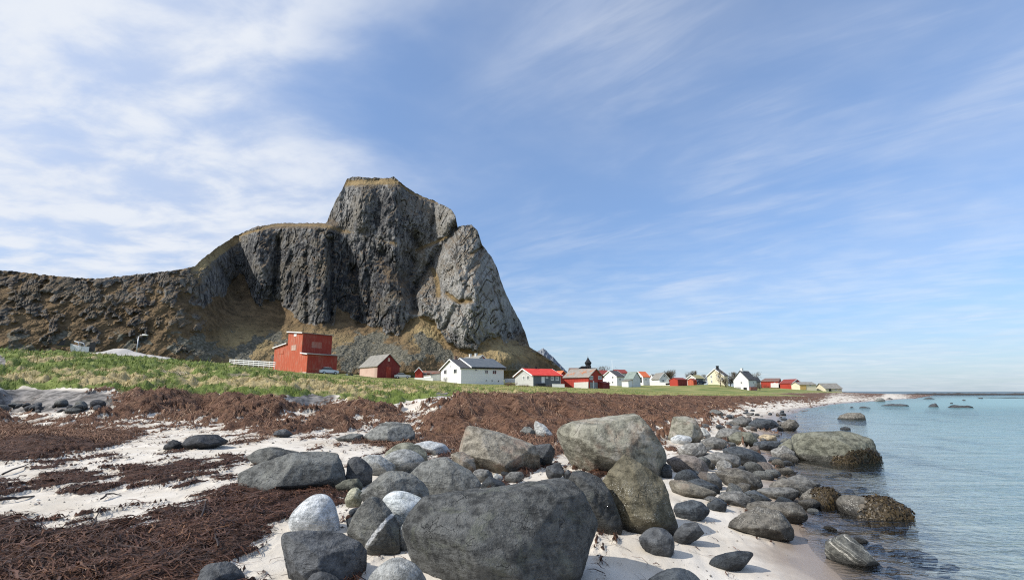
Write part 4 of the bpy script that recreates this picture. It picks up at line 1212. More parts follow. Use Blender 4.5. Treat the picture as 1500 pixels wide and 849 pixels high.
R(B, 'square grey block boulder at the top of the shore stones', [(978, 640), (986, 623), (987, 610), (1008, 609), (1025, 619), (1031, 637), (1019, 648), (993, 648)], 'mottled', depth=.9, sharp=28,
  front=[(989, 612, .2), (1006, 613, .3), (990, 640, .7), (1014, 643, .8), (1016, 624, .5)])
seaboulder = R(B, 'big flat topped olive boulder standing in the shallow water', [(1158, 646), (1173, 632), (1194, 629), (1240, 633), (1271, 642), (1276, 657), (1291, 671), (1280, 679), (1243, 678), (1207, 674), (1167, 665)], 'green', sharp=18, sub=6, base=679, depth=.7)
R(B, 'low brown rock far out in the turquoise water', [(1226, 611), (1240, 604), (1262, 604), (1269, 613), (1252, 616), (1232, 615)], 'barnacle', sharp=12, base=614.5)
R('stone', 'tiny dark rock awash between the low brown rock and the big water boulder', [(1230, 627), (1237, 624), (1246, 626), (1243, 630), (1233, 630)], 'bluedark', cat='stone', base=629.5)
weedrock = R(B, 'long brown boulder in the shallows with weed on its right end', [(1224, 733), (1240, 723), (1262, 725), (1301, 728), (1323, 740), (1336, 752), (1316, 761), (1271, 761), (1243, 755)], 'barnacle', sharp=12, sub=6, base=761)
weedrock2 = R(B, 'round dark boulder at the water edge covered with brown weed', [(1169, 727), (1188, 714), (1216, 714), (1231, 727), (1227, 741), (1207, 742), (1182, 737)], 'barnacle', sharp=12, base=743)
R(B, 'black jagged rock with a low left tail on white sand', [(264, 653), (272, 644), (286, 637), (321, 635), (335, 648), (313, 656), (286, 659), (268, 658)], 'black', sharp=26, depth=1.0, noise=.10)
R(B, 'small black rock joined to the jagged one on white sand', [(239, 655), (254, 643), (266, 648), (270, 657), (250, 660)], 'black', sharp=22, noise=.08)
R(B, 'flat blue grey rock lying in brown seaweed at far left', [(50, 637), (70, 631), (102, 636), (90, 643), (58, 644)], 'grey', sharp=16, depth=1.2)
R('stone', 'low grey slab at the left end of the long sloping boulder', [(366, 694), (374, 690), (384, 692), (380, 699), (368, 699)], 'grey', cat='stone')

# stones in the eroded bank at far left
rs = np.random.default_rng(21)
_proto = []
for k in range(9):
    n = rs.integers(14, 22)
    p = rs.normal(size=(n, 3)); p /= np.linalg.norm(p, axis=1)[:, None]
    p *= np.array([1, rs.uniform(.65, .9), rs.uniform(.42, .68)])
    V, Fc = stone_verts(p, 12, 4 if k < 5 else 3, .05, k * 3, 1.0)
    _proto.append((V, Fc))
_pm = {}


def small_stone(k, mat):
    if (k, mat) not in _pm:
        me = mesh_np('stone', *_proto[k]); me.materials.append(RM[mat]); _pm[(k, mat)] = me
    return _pm[(k, mat)]


def scatter_stones(n, region, sizes, mats, label, group, avoid=True, sink=.2, zmin=-.3):
    """region: photo polygon of bare ground the stones lie on"""
    P = np.array(region, float); cnt = 0; tries = 0
    while cnt < n and tries < n * 30:
        tries += 1
        px = rs.uniform(P[:, 0].min(), P[:, 0].max()); py = rs.uniform(P[:, 1].min(), P[:, 1].max())
        ins = False; j = len(P) - 1
        for i in range(len(P)):
            if (P[i, 1] > py) != (P[j, 1] > py) and px < (P[j, 0] - P[i, 0]) * (py - P[i, 1]) / (P[j, 1] - P[i, 1]) + P[i, 0]: ins = not ins
            j = i
        if not ins: continue
        p = gpt(px, py)
        r = float(np.exp(rs.uniform(math.log(sizes[0]), math.log(sizes[1]))))
        if p.z < zmin: continue
        if avoid and any((p.x - a) ** 2 + (p.y - b) ** 2 < (c * .75 + r * .5) ** 2 for a, b, c, _ in ROCKS): continue
        o = bpy.data.objects.new('stone', small_stone(int(rs.integers(0, 9)), mats[int(rs.integers(0, len(mats)))]))
        COL.objects.link(o)
        o.location = (p.x, p.y, p.z + r * (.45 - sink))
        o.scale = (r, r * rs.uniform(.75, 1.1), r * rs.uniform(.75, 1.15))
        o.rotation_euler = (rs.normal() * .2, rs.normal() * .2, rs.uniform(0, 6.28))
        ROCKS.append((p.x, p.y, r, None))
        tag(o, label, 'stone', group)
        cnt += 1


scatter_stones(95, [(985, 700), (1050, 640), (1075, 606), (1170, 606), (1150, 650), (1190, 730), (1200, 760), (1100, 735), (1040, 740)], (.12, .36), ['shore', 'bluedark', 'shore', 'banded', 'reddish', 'grey', 'barnacle'],
               'small wave worn stone wedged among the larger shore stones', 'small stones among the shore rocks')
scatter_stones(30, [(985, 640), (1040, 612), (1100, 600), (1150, 600), (1170, 606), (1075, 625), (1000, 655)], (.12, .38), ['bluedark', 'shore', 'bluedark'],
               'low dark stone on the far end of the stony shore', 'dark stones at the far end of the shore')
scatter_stones(48, [(500, 745), (590, 690), (800, 688), (866, 700), (620, 790), (600, 815), (520, 830), (495, 790)], (.05, .17), ['shore', 'granite', 'dark', 'grey', 'bluedark'],
               'small stone filling the gaps of the boulder heap', 'small stones in the boulder heap')
scatter_stones(24, [(-5, 597), (60, 594), (125, 594), (150, 602), (130, 606), (-5, 606)], (.14, .42), ['dark', 'black', 'grey'],
               'dark stone at the foot of the eroded sand bank', 'stones under the eroded bank', avoid=False)
scatter_stones(14, [(640, 660), (680, 650), (860, 690), (830, 700), (650, 690)], (.08, .18), ['dark', 'shore'],
               'small dark stone in the shade between the boulders', 'dark stones in the shaded gap')
scatter_stones(22, [(1190, 690), (1240, 690), (1330, 780), (1420, 849), (1260, 849), (1200, 760)], (.08, .22), ['bluedark', 'barnacle', 'dark'],
               'dark stone lying under the shallow water near the shore', 'stones under the shallow water', zmin=-2, sink=.1)

# ------------------------------------------------------------------ seaweed wrack and grass
def ribbons(px_, py_, L, w, ang, nseg, arch, lift, curl, rnd, name, attrs):
    """flat curving strips lying on the ground; every argument an array over strips"""
    n = len(px_)
    k = nseg + 1
    u = np.linspace(-.5, .5, k)[None]
    a = ang[:, None] + curl[:, None] * u * 2 + .35 * np.sin(u * 9 + rnd[:, None] * 40) * np.sign(curl)[:, None]
    ds = (L / nseg)[:, None]
    x = np.cumsum(np.cos(a) * ds, 1); y = np.cumsum(np.sin(a) * ds, 1)
    x = x - x.mean(1, keepdims=True) + px_[:, None]; y = y - y.mean(1, keepdims=True) + py_[:, None]
    y = np.maximum(y, 1.4)
    z = ground_z(x.ravel(), y.ravel()).reshape(x.shape) + lift[:, None] + arch[:, None] * (np.cos(u * math.pi) * .8 + .4 * np.sin(u * 11 + rnd[:, None] * 30))
    z = np.maximum(z, ground_z(x.ravel(), y.ravel()).reshape(x.shape) + .002)
    ww = w[:, None] * np.array([.35] + [1] * (k - 2) + [.25])[None] * .5
    tilt = (rnd[:, None] * 7.3 % 1 - .5) * 1.6
    nx, ny = -np.sin(a) * np.cos(tilt), np.cos(a) * np.cos(tilt); nz = np.sin(tilt) + 0 * a
    A = np.stack([x - nx * ww, y - ny * ww, z - nz * ww * .5 + .5 * np.abs(nz) * ww], -1); Bv = np.stack([x + nx * ww, y + ny * ww, z + nz * ww * .5 + .5 * np.abs(nz) * ww], -1)
    V = np.stack([A, Bv], 2).reshape(-1, 3)
    b = (np.arange(n) * k * 2)[:, None] + (np.arange(nseg) * 2)[None]
    Fq = np.stack([b, b + 1, b + 3, b + 2], -1).reshape(-1, 4)
    rep = lambda q: np.repeat(q, k * 2)
    return mesh_np(name, V, Fq, {kk: rep(v) for kk, v in attrs.items()})


def sample(n, s0, s1, y0, y1, dens, power=1.0):
    """ground points spread evenly over the view, kept by density"""
    s = RNG.uniform(s0, s1, n)
    t = np.log(y0 + OFF) + (np.log(y1 + OFF) - np.log(y0 + OFF)) * RNG.uniform(0, 1, n) ** power
    d = bil(dens[:NT_], s, t, s_ax, _ta)
    k = RNG.uniform(0, 1, n) < d
    y = np.exp(t[k]) - OFF
    return s[k] * (y + OFF), y


def weed_mat(name, dark, mid, light, rough=.6):
    m = NT(name)
    r = m.attr('tone')
    c = m.mix(m.ramp(r, .0, .6), dark, mid)
    c = m.mix(m.ramp(r, .72, 1.0), c, light)
    n = m.noise(m.pos(), 30, 3, .6)
    c = m.mix(m.math('MULTIPLY', m.ramp(n, .4, .7), .35), c, light)
    return m.finish(c, rough, None, .35)


shore_ang = math.atan2(SH.y, SH.x)
# wet kelp in the foreground
dens = np.clip(smooth(.25, .7, kelp) * (.40 + .75 * smooth(-.4, .4, fbm2(AL * 1.2, AC * 4, 3, seed=140))), 0, 1) + .05 * smooth(.02, .3, kelp) + .016 * (Z0 > .1) * (1 - grass)
x, y = sample(125000, -1.15, .95, 2.4, 15, dens, .8)
n = len(x)
swirl = pn2(x * .9, y * .9, 145)
sz = RNG.lognormal(0, .5, n)
me = ribbons(x, y, np.clip(.20 * sz, .05, 1.0), np.clip(.0075 * RNG.lognormal(0, .6, n), .003, .045), shore_ang + swirl * 1.6 + RNG.normal(0, .55, n), 5,
             RNG.uniform(0, .030, n) * sz ** .5, RNG.uniform(.0, .022, n), RNG.normal(0, 1.9, n), RNG.uniform(0, 1, n), 'seaweed', {'tone': np.clip(RNG.beta(1.2, 2.2, n) + .35 * pn2(x * 1.4, y * 1.4, 147), 0, 1)})
tag(link('seaweed', me, weed_mat('wet brown kelp', (.020, .009, .006), (.088, .036, .019), (.23, .115, .056), .5)),
    'tangled dark brown kelp strewn over the pale sand in the foreground', 'seaweed', kind='stuff')
# dry wrack banks
dens = np.clip(smooth(.3, .7, kelp), 0, 1) + .02 * (1 - grass) * smooth(12, 14, YY)
x, y = sample(110000, -1.12, .62, 13, 120, dens, 1.25)
n = len(x)
sw = pn2(x * .35, y * .35, 151) * 2.6 + pn2(x * 1.3, y * 1.3, 152)
sc_ = np.clip(y / 20, .7, 3.2)
me = ribbons(x, y, .42 * sc_ ** .6 * RNG.lognormal(0, .4, n), .014 * sc_ * RNG.lognormal(0, .45, n), shore_ang + .9 + sw + RNG.normal(0, .45, n), 4,
             RNG.uniform(0, .09, n) * sc_ ** .4, RNG.uniform(-.01, .05, n), RNG.normal(0, .9, n), RNG.uniform(0, 1, n), 'wrack', {'tone': np.clip(RNG.beta(1.8, 2.0, n) + .35 * pn2(x * .5, y * .5, 153), 0, 1)})
tag(link('wrack', me, weed_mat('dry brown wrack', (.048, .021, .012), (.188, .098, .060), (.38, .255, .165), .85)),
    'banks of dry reddish brown seaweed piled along the top of the beach', 'seaweed', kind='stuff')

# turf: blades in tussocks
clump = fbm2(XX * 1.1, YY * 1.1, 3, seed=160)
dens = np.clip(smooth(.45, .8, grass), 0, 1) * (.25 + .75 * smooth(-.35, .3, clump))
x, y = sample(240000, -1.12, .62, 19.5, 130, dens, 1.0)
n = len(x)
s_, t_ = gst(x, y)
straw = bil(STRAW[:NT_], s_, t_, s_ax, _ta)
gzv = ground_z(x, y)
sc_ = np.clip(y / 30, .75, 2.6)
near = smooth(80, 35, y)
H = (.07 + .085 * near) * RNG.lognormal(0, .4, n) * (.7 + .6 * smooth(-.3, .3, pn2(x * 1.1, y * 1.1, 161)))
wd_ = .022 * sc_ * RNG.lognormal(0, .3, n)
an = RNG.uniform(0, 6.283, n); lean = RNG.normal(0, .5, n) + .25
lx = np.cos(an) * lean * H + .25 * H; ly = np.sin(an) * lean * H
fx, fy = np.cos(an + 1.57 + RNG.normal(0, .4, n)), np.sin(an + 1.57)
p0 = np.stack([x - fx * wd_ / 2, y - fy * wd_ / 2, gzv - .02], -1); p1 = np.stack([x + fx * wd_ / 2, y + fy * wd_ / 2, gzv - .02], -1)
q0 = np.stack([x - fx * wd_ * .4 + lx * .4, y - fy * wd_ * .4 + ly * .4, gzv + H * .6], -1); q1 = np.stack([x + fx * wd_ * .4 + lx * .4, y + fy * wd_ * .4 + ly * .4, gzv + H * .6], -1)
tp = np.stack([x + lx, y + ly, gzv + H * (1 - .25 * np.abs(lean))], -1)
V = np.stack([p0, p1, q0, q1, tp], 1).reshape(-1, 3)
b = (np.arange(n) * 5)[:, None]
T = np.concatenate([b + np.array([[0, 1, 3]]), b + np.array([[0, 3, 2]]), b + np.array([[2, 3, 4]])])
tone = np.clip(straw * 1.0 + RNG.normal(0, .13, n), 0, 1)
gmm = NT('shore grass blades')
r = gmm.attr('tone'); sh_ = gmm.attr('shade')
cc = gmm.mix(gmm.ramp(r, .30, .62), gmm.mix(sh_, (.085, .128, .020), (.225, .275, .060)), gmm.mix(sh_, (.28, .22, .095), (.52, .43, .22)))
me = mesh_np('grass', V, T, {'tone': np.repeat(tone, 5), 'shade': np.repeat(RNG.uniform(0, 1, n), 5)})
tag(link('grass', me, gmm.finish(cc, .75, None, .2)), 'rough tussocks of green and straw coloured grass covering the bank', 'grass', kind='stuff')


# weed clinging to rocks
def weed_on(o, cond, count, L, tone=.3):
    me = o.data
    nv = len(me.vertices)
    co = np.zeros(nv * 3, np.float32); me.vertices.foreach_get('co', co); co = co.reshape(-1, 3)
    no = np.zeros(nv * 3, np.float32); me.vertices.foreach_get('normal', no); no = no.reshape(-1, 3)
    w = co + np.array(o.location[:])[None]
    px_, py_ = project(w[:, 0], w[:, 1], w[:, 2])
    ok = np.where(cond(px_, py_, w) & (no[:, 2] > -.2))[0]
    if len(ok) == 0: return
    pk = RNG.choice(ok, count)
    p = co[pk] + RNG.normal(0, .01, (count, 3)); nn = no[pk]
    t = np.cross(nn, RNG.normal(size=(count, 3))); t /= np.linalg.norm(t, axis=1)[:, None] + 1e-6
    t[:, 2] -= .45
    k = 4; out = []
    ln = L * RNG.lognormal(0, .4, count); wd = .016 * RNG.lognormal(0, .3, count)
    b_ = np.cross(t, nn); b_ /= np.linalg.norm(b_, axis=1)[:, None] + 1e-6
    for i in range(k):
        u = i / (k - 1)
        c = p + t * (ln * u)[:, None] + nn * (.008 + .025 * math.sin(u * 3.1) * RNG.uniform(.2, 1, count))[:, None] - np.array([0, 0, 1]) * (ln * .25 * u * u)[:, None]
        h = b_ * (wd * (1 if 0 < i < k - 1 else .4))[:, None]
        out += [c - h, c + h]
    V = np.stack(out, 1).reshape(-1, 3)
    bb = (np.arange(count) * k * 2)[:, None] + (np.arange(k - 1) * 2)[None]
    Q = np.stack([bb, bb + 1, bb + 3, bb + 2], -1).reshape(-1, 4)
    link('seaweed', mesh_np('seaweed', V, Q, {'tone': np.repeat(RNG.beta(1.5, 3, count), k * 2)}), ROCKWEED, o)


ROCKWEED = weed_mat('brown rock weed', (.014, .010, .005), (.050, .034, .014), (.14, .10, .045), .45)
weed_on(weedrock, lambda a, b, w: (a > 1262 + (745 - b) * .6 + 26 * fbm3(w, .25, 3, 3)), 2400, .055)
weed_on(weedrock2, lambda a, b, w: (a > 1192 + (727 - b) * .4 + 16 * fbm3(w, .2, 3, 4)) & (b < 738), 1600, .06)
weed_on(seaboulder, lambda a, b, w: (a > 1240 - (b - 660) * 1.2 + 30 * fbm3(w, .4, 3, 5)) & (b > 659 + 12 * fbm3(w, .3, 3, 6)), 1800, .06)

# shell bits and pebbles
dens = np.clip((1 - kelp) * (1 - grass), 0, 1) * smooth(.02, .12, Z0) * (.12 + .88 * smooth(.05, .35, fbm2(XX * 1.1, YY * 1.1, 3, seed=230)))
x, y = sample(16000, -1.1, .9, 2.6, 16, dens, .8)
n = len(x); r = .006 * RNG.lognormal(0, .55, n) * np.clip(y / 6, .8, 2); gzv = ground_z(x, y)
oct_ = np.array([[1, 0, 0], [0, 1, 0], [-1, 0, 0], [0, -1, 0], [0, 0, .7], [0, 0, -.5]])
V = np.stack([x, y, gzv + r * .3], -1)[:, None] + oct_[None] * r[:, None, None] * RNG.uniform(.6, 1.4, (n, 6, 1))
fo = np.array([[0, 1, 4], [1, 2, 4], [2, 3, 4], [3, 0, 4], [1, 0, 5], [2, 1, 5], [3, 2, 5], [0, 3, 5]])
me = mesh_np('pebbles', V.reshape(-1, 3), ((np.arange(n) * 6)[:, None, None] + fo[None]).reshape(-1, 3), {'tone': np.repeat(RNG.uniform(0, 1, n), 6)}, False)
tag(link('pebbles', me, weed_mat('shell bits and pebbles', (.06, .055, .05), (.30, .26, .21), (.72, .70, .66), .7)), 'tiny pebbles and broken shells sprinkled over the sand', 'pebbles', kind='stuff')

# single kelp stalks
SM = weed_mat('leathery kelp stalk', (.018, .009, .006), (.018, .009, .006), (.05, .025, .015), .45)
for lab, pl, r0 in [('thick dark kelp stalk lying on sand at the far left edge', [(-12, 739), (12, 738), (32, 733), (50, 726)], .022),
                    ('curved dark kelp stalk on sand above the left wrack line', [(2, 697), (18, 692), (34, 688), (46, 680)], .016),
                    ('short forked kelp stalk on the sand left of centre', [(110, 723), (119, 723), (126, 720), (134, 717)], .012),
                    ('thin kelp stalk crossing the sand below the wrack band', [(146, 735), (156, 731), (166, 728), (178, 726)], .012),
                    ('bare twisted kelp stem standing out of the dark wrack', [(294, 768), (298, 758), (299, 748), (302, 737)], .012),
                    ('long thin pale kelp stem in the wrack at left', [(133, 783), (140, 768), (147, 755), (156, 744)], .008),
                    ('dark kelp stem arching out of the wrack near the white egg stone', [(318, 816), (315, 806), (312, 798), (311, 790)], .010)]:
    pts = []
    for i, (a, b) in enumerate(pl):
        p = gpt(a, b); pts.append(p + Vector((0, 0, .03 + .03 * math.sin(i * 1.4))))
    fine_pts = []
    for i in range(len(pts) - 1):
        for u in (0, .33, .66):
            fine_pts.append(pts[i].lerp(pts[i + 1], u) + Vector((random.gauss(0, .006), random.gauss(0, .006), random.gauss(0, .004))))
    fine_pts.append(pts[-1])
    mb = MB().tube(fine_pts, [r0 * (1 - .75 * (i / len(fine_pts)) ** 1.5) for i in range(len(fine_pts))], 8)
    tag(mb.build('kelp_stalk', SM, None, None, True), lab, 'kelp stalk', 'kelp stalks washed up on the beach')

# ------------------------------------------------------------------ paints
def paint(name, col, worn=None, amt=.4, plank=(0, 0, 0), rough=.8, pitch=5.0, horizontal=False, grime=.35):
    m = NT(name)
    tc = m.n('ShaderNodeTexCoord').outputs['Object']
    sx, sy, sz = m.n('ShaderNodeSeparateXYZ', {0: tc}).outputs
    run = sz if horizontal else m.math('ADD', sx, m.math('MULTIPLY', sy, .83))
    fr = m.math('FRACT', m.math('MULTIPLY', run, pitch))
    idn = m.math('FLOOR', m.math('MULTIPLY', run, pitch))
    pn = m.n('ShaderNodeTexWhiteNoise', {'W': idn}, noise_dimensions='1D').outputs['Value']
    groove = m.math('MULTIPLY', m.ramp(m.math('ABSOLUTE', m.math('SUBTRACT', fr, .5)), .40, .48), .45)
    n1 = m.noise(m.scalev(tc, (3, 3, .7) if not horizontal else (.7, .7, 3)), 1.0, 6, .7)
    n2 = m.noise(tc, .5, 4, .6)
    c = m.mix(m.math('MULTIPLY', pn, .25), col, tuple(x * .72 for x in col))
    if worn:
        c = m.mix(m.math('MULTIPLY', m.ramp(m.math('ADD', m.math('MULTIPLY', n1, .6), m.math('MULTIPLY', n2, .4)), .46, .66), amt), c, worn)
    c = m.mix(m.math('MULTIPLY', m.ramp(n2, .5, .7), grime), c, tuple(x * .6 for x in col))
    c = m.mix(m.math('MULTIPLY', groove, .3 if horizontal else 1.0), c, tuple(x * .3 for x in col))
    return m.finish(c, rough, None, .25)


def roofing(name, c1, c2, rough=.8, pitch=3.0, rust=None):
    m = NT(name)
    tc = m.n('ShaderNodeTexCoord').outputs['Object']
    z = m.n('ShaderNodeSeparateXYZ', {0: tc}).outputs[2]
    n = m.noise(tc, 1.1, 6, .65); nf = m.noise(tc, 7, 3, .7)
    c = m.mix(m.ramp(m.math('ADD', m.math('MULTIPLY', n, .7), m.math('MULTIPLY', nf, .3)), .38, .62), c1, c2)
    if rust: c = m.mix(m.ramp(m.noise(m.scalev(tc, (1, 1, .5)), .55, 5, .7), .52, .62), c, rust)
    g = m.math('FRACT', m.math('MULTIPLY', z, pitch))
    c = m.mix(m.math('MULTIPLY', m.ramp(g, .8, .98), .5), c, tuple(x * .4 for x in c1))
    return m.finish(c, rough, None, .3)


def plain(name, col, rough=.6, spec=.4, var=.15, **kw):
    m = NT(name)
    n = m.noise(m.n('ShaderNodeTexCoord').outputs['Object'], 2.5, 5, .6)
    return m.finish(m.mix(n, tuple(x * (1 - var) for x in col), tuple(min(1, x * (1 + var)) for x in col)), rough, None, spec, **kw)


VM = {
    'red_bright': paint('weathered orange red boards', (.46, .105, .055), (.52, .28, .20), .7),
    'red_dark': paint('deep red boards in shade', (.34, .050, .032), (.44, .19, .14), .55),  # darker copy of the lit red boards, shade put into the colour
    'red': paint('falu red boards', (.42, .055, .036), (.30, .045, .032), .5),
    'maroon': paint('old maroon boards', (.20, .030, .028), (.33, .15, .12), .5),
    'pale_wood': paint('bleached pinkish boards', (.58, .42, .34), (.46, .24, .18), .5),
    'white': paint('white painted boards', (.80, .80, .78), (.70, .70, .67), .4, horizontal=True, pitch=5.5, grime=.1),
    'offwhite': paint('off white boards', (.70, .70, .66), (.58, .57, .52), .4, horizontal=True, grime=.15),
    'cream': paint('cream painted boards', (.74, .68, .50), (.66, .58, .42), .4, horizontal=True, grime=.15),
    'yellow': paint('ochre boards', (.62, .43, .16), (.55, .38, .18), .4),
    'grey_wall': paint('light grey boards', (.50, .50, .48), (.42, .42, .40), .4, horizontal=True, grime=.15),
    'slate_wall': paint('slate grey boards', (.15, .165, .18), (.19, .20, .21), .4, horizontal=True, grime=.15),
    'concrete': plain('pale concrete render', (.62, .59, .53), .9, .2),
    'grey_board': paint('grey weathered boards', (.30, .30, .29), (.22, .22, .21), .5),
    'roof_dark': roofing('dark slate roofing', (.055, .056, .060), (.095, .095, .098)),
    'roof_blue': roofing('blue grey tiles', (.085, .105, .125), (.13, .145, .16)),
    'roof_grey': roofing('weathered grey roofing', (.20, .19, .165), (.30, .285, .25)),
    'roof_rust': roofing('old sheet roof with rust', (.25, .225, .19), (.34, .31, .27), rust=(.42, .17, .08)),
    'roof_red': roofing('bright red sheet roofing', (.55, .040, .030), (.66, .070, .050)),
    'roof_orange': roofing('orange tile roofing', (.62, .13, .05), (.70, .20, .09)),
    'roof_brown': roofing('brown roofing', (.16, .10, .075), (.24, .16, .12), rust=(.35, .12, .07)),
    'roof_maroon': roofing('dark red roofing', (.20, .04, .035), (.27, .06, .05)),
    'roof_olive': roofing('mossy olive roofing', (.27, .25, .12), (.38, .34, .19)),
    'roof_green': roofing('green grey sheet roofing', (.20, .25, .22), (.28, .33, .29)),
    'trim': plain('white trim', (.80, .80, .78), .6, .3, .05),
    'glass': plain('window glass', (.045, .055, .065), .12, .6, .2),
    'lit_glass': plain('pale curtained glass', (.16, .17, .17), .15, .6, .2),
    'black': plain('black metal', (.02, .02, .022), .5, .4),
    'metal': plain('galvanised steel', (.45, .46, .47), .4, .5, .1, Metallic=.6),
    'brick': plain('chimney brick', (.20, .12, .09), .9, .2),
    'white_ch': plain('white rendered chimney', (.70, .70, .67), .9, .2),
    'tar': plain('tarred shingles', (.022, .022, .026), .8, .25, .4),
    'steel_dark': plain('dark blue car paint', (.018, .03, .06), .25, .6),
    'car_white': plain('white car paint', (.75, .76, .77), .25, .6, .03),
    'car_silver': plain('silver car paint', (.42, .44, .46), .25, .6, .05),
    'tyre': plain('tyre rubber', (.02, .02, .02), .9, .2),
    'bark': plain('bare brown bark', (.090, .066, .046), .95, .1, .4),
    'twig': plain('bare twigs with dead buds', (.135, .110, .075), .95, .1, .4),
    'shrub': plain('reddish brown bare shrub', (.17, .085, .050), .95, .1, .4),
    'pale_branch': plain('bleached dead wood', (.40, .34, .25), .95, .1, .3),
    'gravel': plain('light gravel', (.46, .435, .40), .95, .1, .2),
}


class Face:
    def __init__(self, o, d, n):
        self.o, self.d, self.n = Vector(o), Vector(d), Vector(n)

    def uz(self, px, py):
        """where on this wall the photo pixel falls"""
        r = pix(px, py, 1.0) - Vector((0, 0, EYE))
        c = Vector((0, 0, EYE))
        t = (self.o - c).dot(self.n) / r.dot(self.n)
        p = c + r * t
        q = p - self.o
        return q.dot(self.d), q.z

    def at(self, u, z, out=0.0):
        return self.d * u + Vector((0, 0, z)) + self.n * out


class House:
    """a gabled house fitted between three photo columns at a true distance"""
    def __init__(self, label, pl, pc, pr, pb, pe, prg, Y, psi, gable='L', wall='white', side=None, roof='roof_dark', trim='trim', name='house', cat='house',
                 group=None, over=.35, lenL=None, lenR=None, mono=False, loc_=None):
        C = pix(pc, pb, Y); self.C = C
        psi = math.radians(psi)
        dR = Vector((math.cos(psi), math.sin(psi), 0)); dL = Vector((-math.sin(psi), math.cos(psi), 0))

        def ln(d, px):
            a = azi(px, HOR - 8)
            return (a * C.y - C.x) / (d.x - a * d.y)
        LL = lenL or ln(dL, pl); LR = lenR or ln(dR, pr)
        self.root = empty(name, C, label, cat, group)
        nL, nR = -dR, -dL              # outward normals of the left and the right visible wall
        self.FL = Face(C, dL, nL); self.FR = Face(C, dR, nR)
        if gable == 'L':
            U, V, W, L, nU, nV = dL, dR, LL, LR, nR, nL      # U across the gable, V along the ridge
        else:
            U, V, W, L, nU, nV = dR, dL, LR, LL, nL, nR
        self.U, self.V, self.W, self.L, self.nU, self.nV = U, V, W, L, nU, nV
        he = self.Ze = pix(pc, pe, Y).z - C.z
        M = C + U * W / 2
        self.Zr = pix(CX, prg, M.y).z - C.z
        hr = self.Zr
        zb = -1.2
        if mono:
            hr = he
        Z = Vector((0, 0, 1))
        prof = [Z * zb, U * W + Z * zb, U * W + Z * he, U * W / 2 + Z * hr, Z * he]
        if side is None or side == wall:
            MB().prism(prof, V * L).build('wall', VM[wall], self.root)
        else:
            MB().prism(prof, V * .15).build('gable_wall', VM[wall], self.root); MB().prism([p + V * (L - .15) for p in prof], V * .15).build('gable_wall', VM[wall], self.root)
            m = MB(); e = U * .1
            m.hexa(Z * zb + V * .15, e, V * (L - .3), Z * (he - zb)); m.build('wall', VM[side], self.root)
            m = MB(); m.hexa(U * W - e + Z * zb + V * .15, e, V * (L - .3), Z * (he - zb)); m.build('wall', VM[side], self.root)
        # roof: two slabs, with an overhang
        m = MB(); t = .16
        sl = (hr - he) / (W / 2)
        for sgn in (0, 1):
            a0 = (U * (-over) + Z * (he - sl * over)) if not sgn else (U * (W + over) + Z * (he - sl * over))
            r0 = U * W / 2 + Z * (hr + .02)
            m.prism([a0 - V * over, r0 - V * over, r0 - V * over + Z * t, a0 - V * over + Z * t], V * (L + 2 * over))
        self.roof = m.build('roof', VM[roof], self.root)
        if trim:
            m = MB(); q = .05
            for vv in (-over - q - .003, L + over + .003):
                for sgn in (0, 1):
                    a0 = (U * (-over) + Z * (he - sl * over)) if not sgn else (U * (W + over) + Z * (he - sl * over))
                    r0 = U * W / 2 + Z * (hr + .02)
                    m.prism([a0 + V * vv - Z * .12, r0 + V * vv - Z * .12, r0 + V * vv + Z * (t + .03), a0 + V * vv + Z * (t + .03)], V * q)
            m.build('bargeboard', VM[trim], self.root)

    def window(self, face, x0, y0, x1, y1, glass='glass', frame='trim', cross=True, name='window'):
        fc = self.FL if face == 'L' else self.FR
        u0, z1 = fc.uz(x0, y0); u1, z0 = fc.uz(x1, y1)
        u0, u1 = min(u0, u1), max(u0, u1)
        fc0 = Face((0, 0, 0), fc.d, fc.n)
        fw = min(.14, (u1 - u0) * .2); dep = .07
        m = MB(); d, n = fc.d, fc.n; Z = Vector((0, 0, 1))
        w, h = u1 - u0, z1 - z0
        o = fc0.at(u0, z0, .002)
        m.hexa(o, d * w, Z * fw, n * dep); m.hexa(o + Z * (h - fw), d * w, Z * fw, n * dep)
        m.hexa(o + Z * fw, d * fw, Z * (h - 2 * fw), n * dep); m.hexa(o + Z * fw + d * (w - fw), d * fw, Z * (h - 2 * fw), n * dep)
        if cross:
            m.hexa(o + Z * fw + d * (w / 2 - .03), d * .06, Z * (h - 2 * fw), n * (dep * .8))
        f = m.build(name, VM[frame], self.root)
        MB().hexa(o + d * fw + Z * fw, d * (w - 2 * fw), Z * (h - 2 * fw), n * .02).build('pane', VM[glass], f)
        return f

    def door(self, face, x0, y0, x1, y1, mat='black', frame='trim', name='door'):
        fc = self.FL if face == 'L' else self.FR
        u0, z1 = fc.uz(x0, y0); u1, z0 = fc.uz(x1, y1)
        u0, u1 = min(u0, u1), max(u0, u1); Z = Vector((0, 0, 1))
        o = Face((0, 0, 0), fc.d, fc.n).at(u0, z0, .004)
        f = MB().hexa(o, fc.d * (u1 - u0), Z * (z1 - z0), fc.n * .05).build(name, VM[mat], self.root)
        if frame:
            m = MB(); q = .09
            m.hexa(o - fc.d * q, fc.d * q, Z * (z1 - z0 + q), fc.n * .08); m.hexa(o + fc.d * (u1 - u0), fc.d * q, Z * (z1 - z0 + q), fc.n * .08)
            m.hexa(o + Z * (z1 - z0), fc.d * (u1 - u0), Z * q, fc.n * .08); m.build('door_frame', VM[frame], f)
        return f

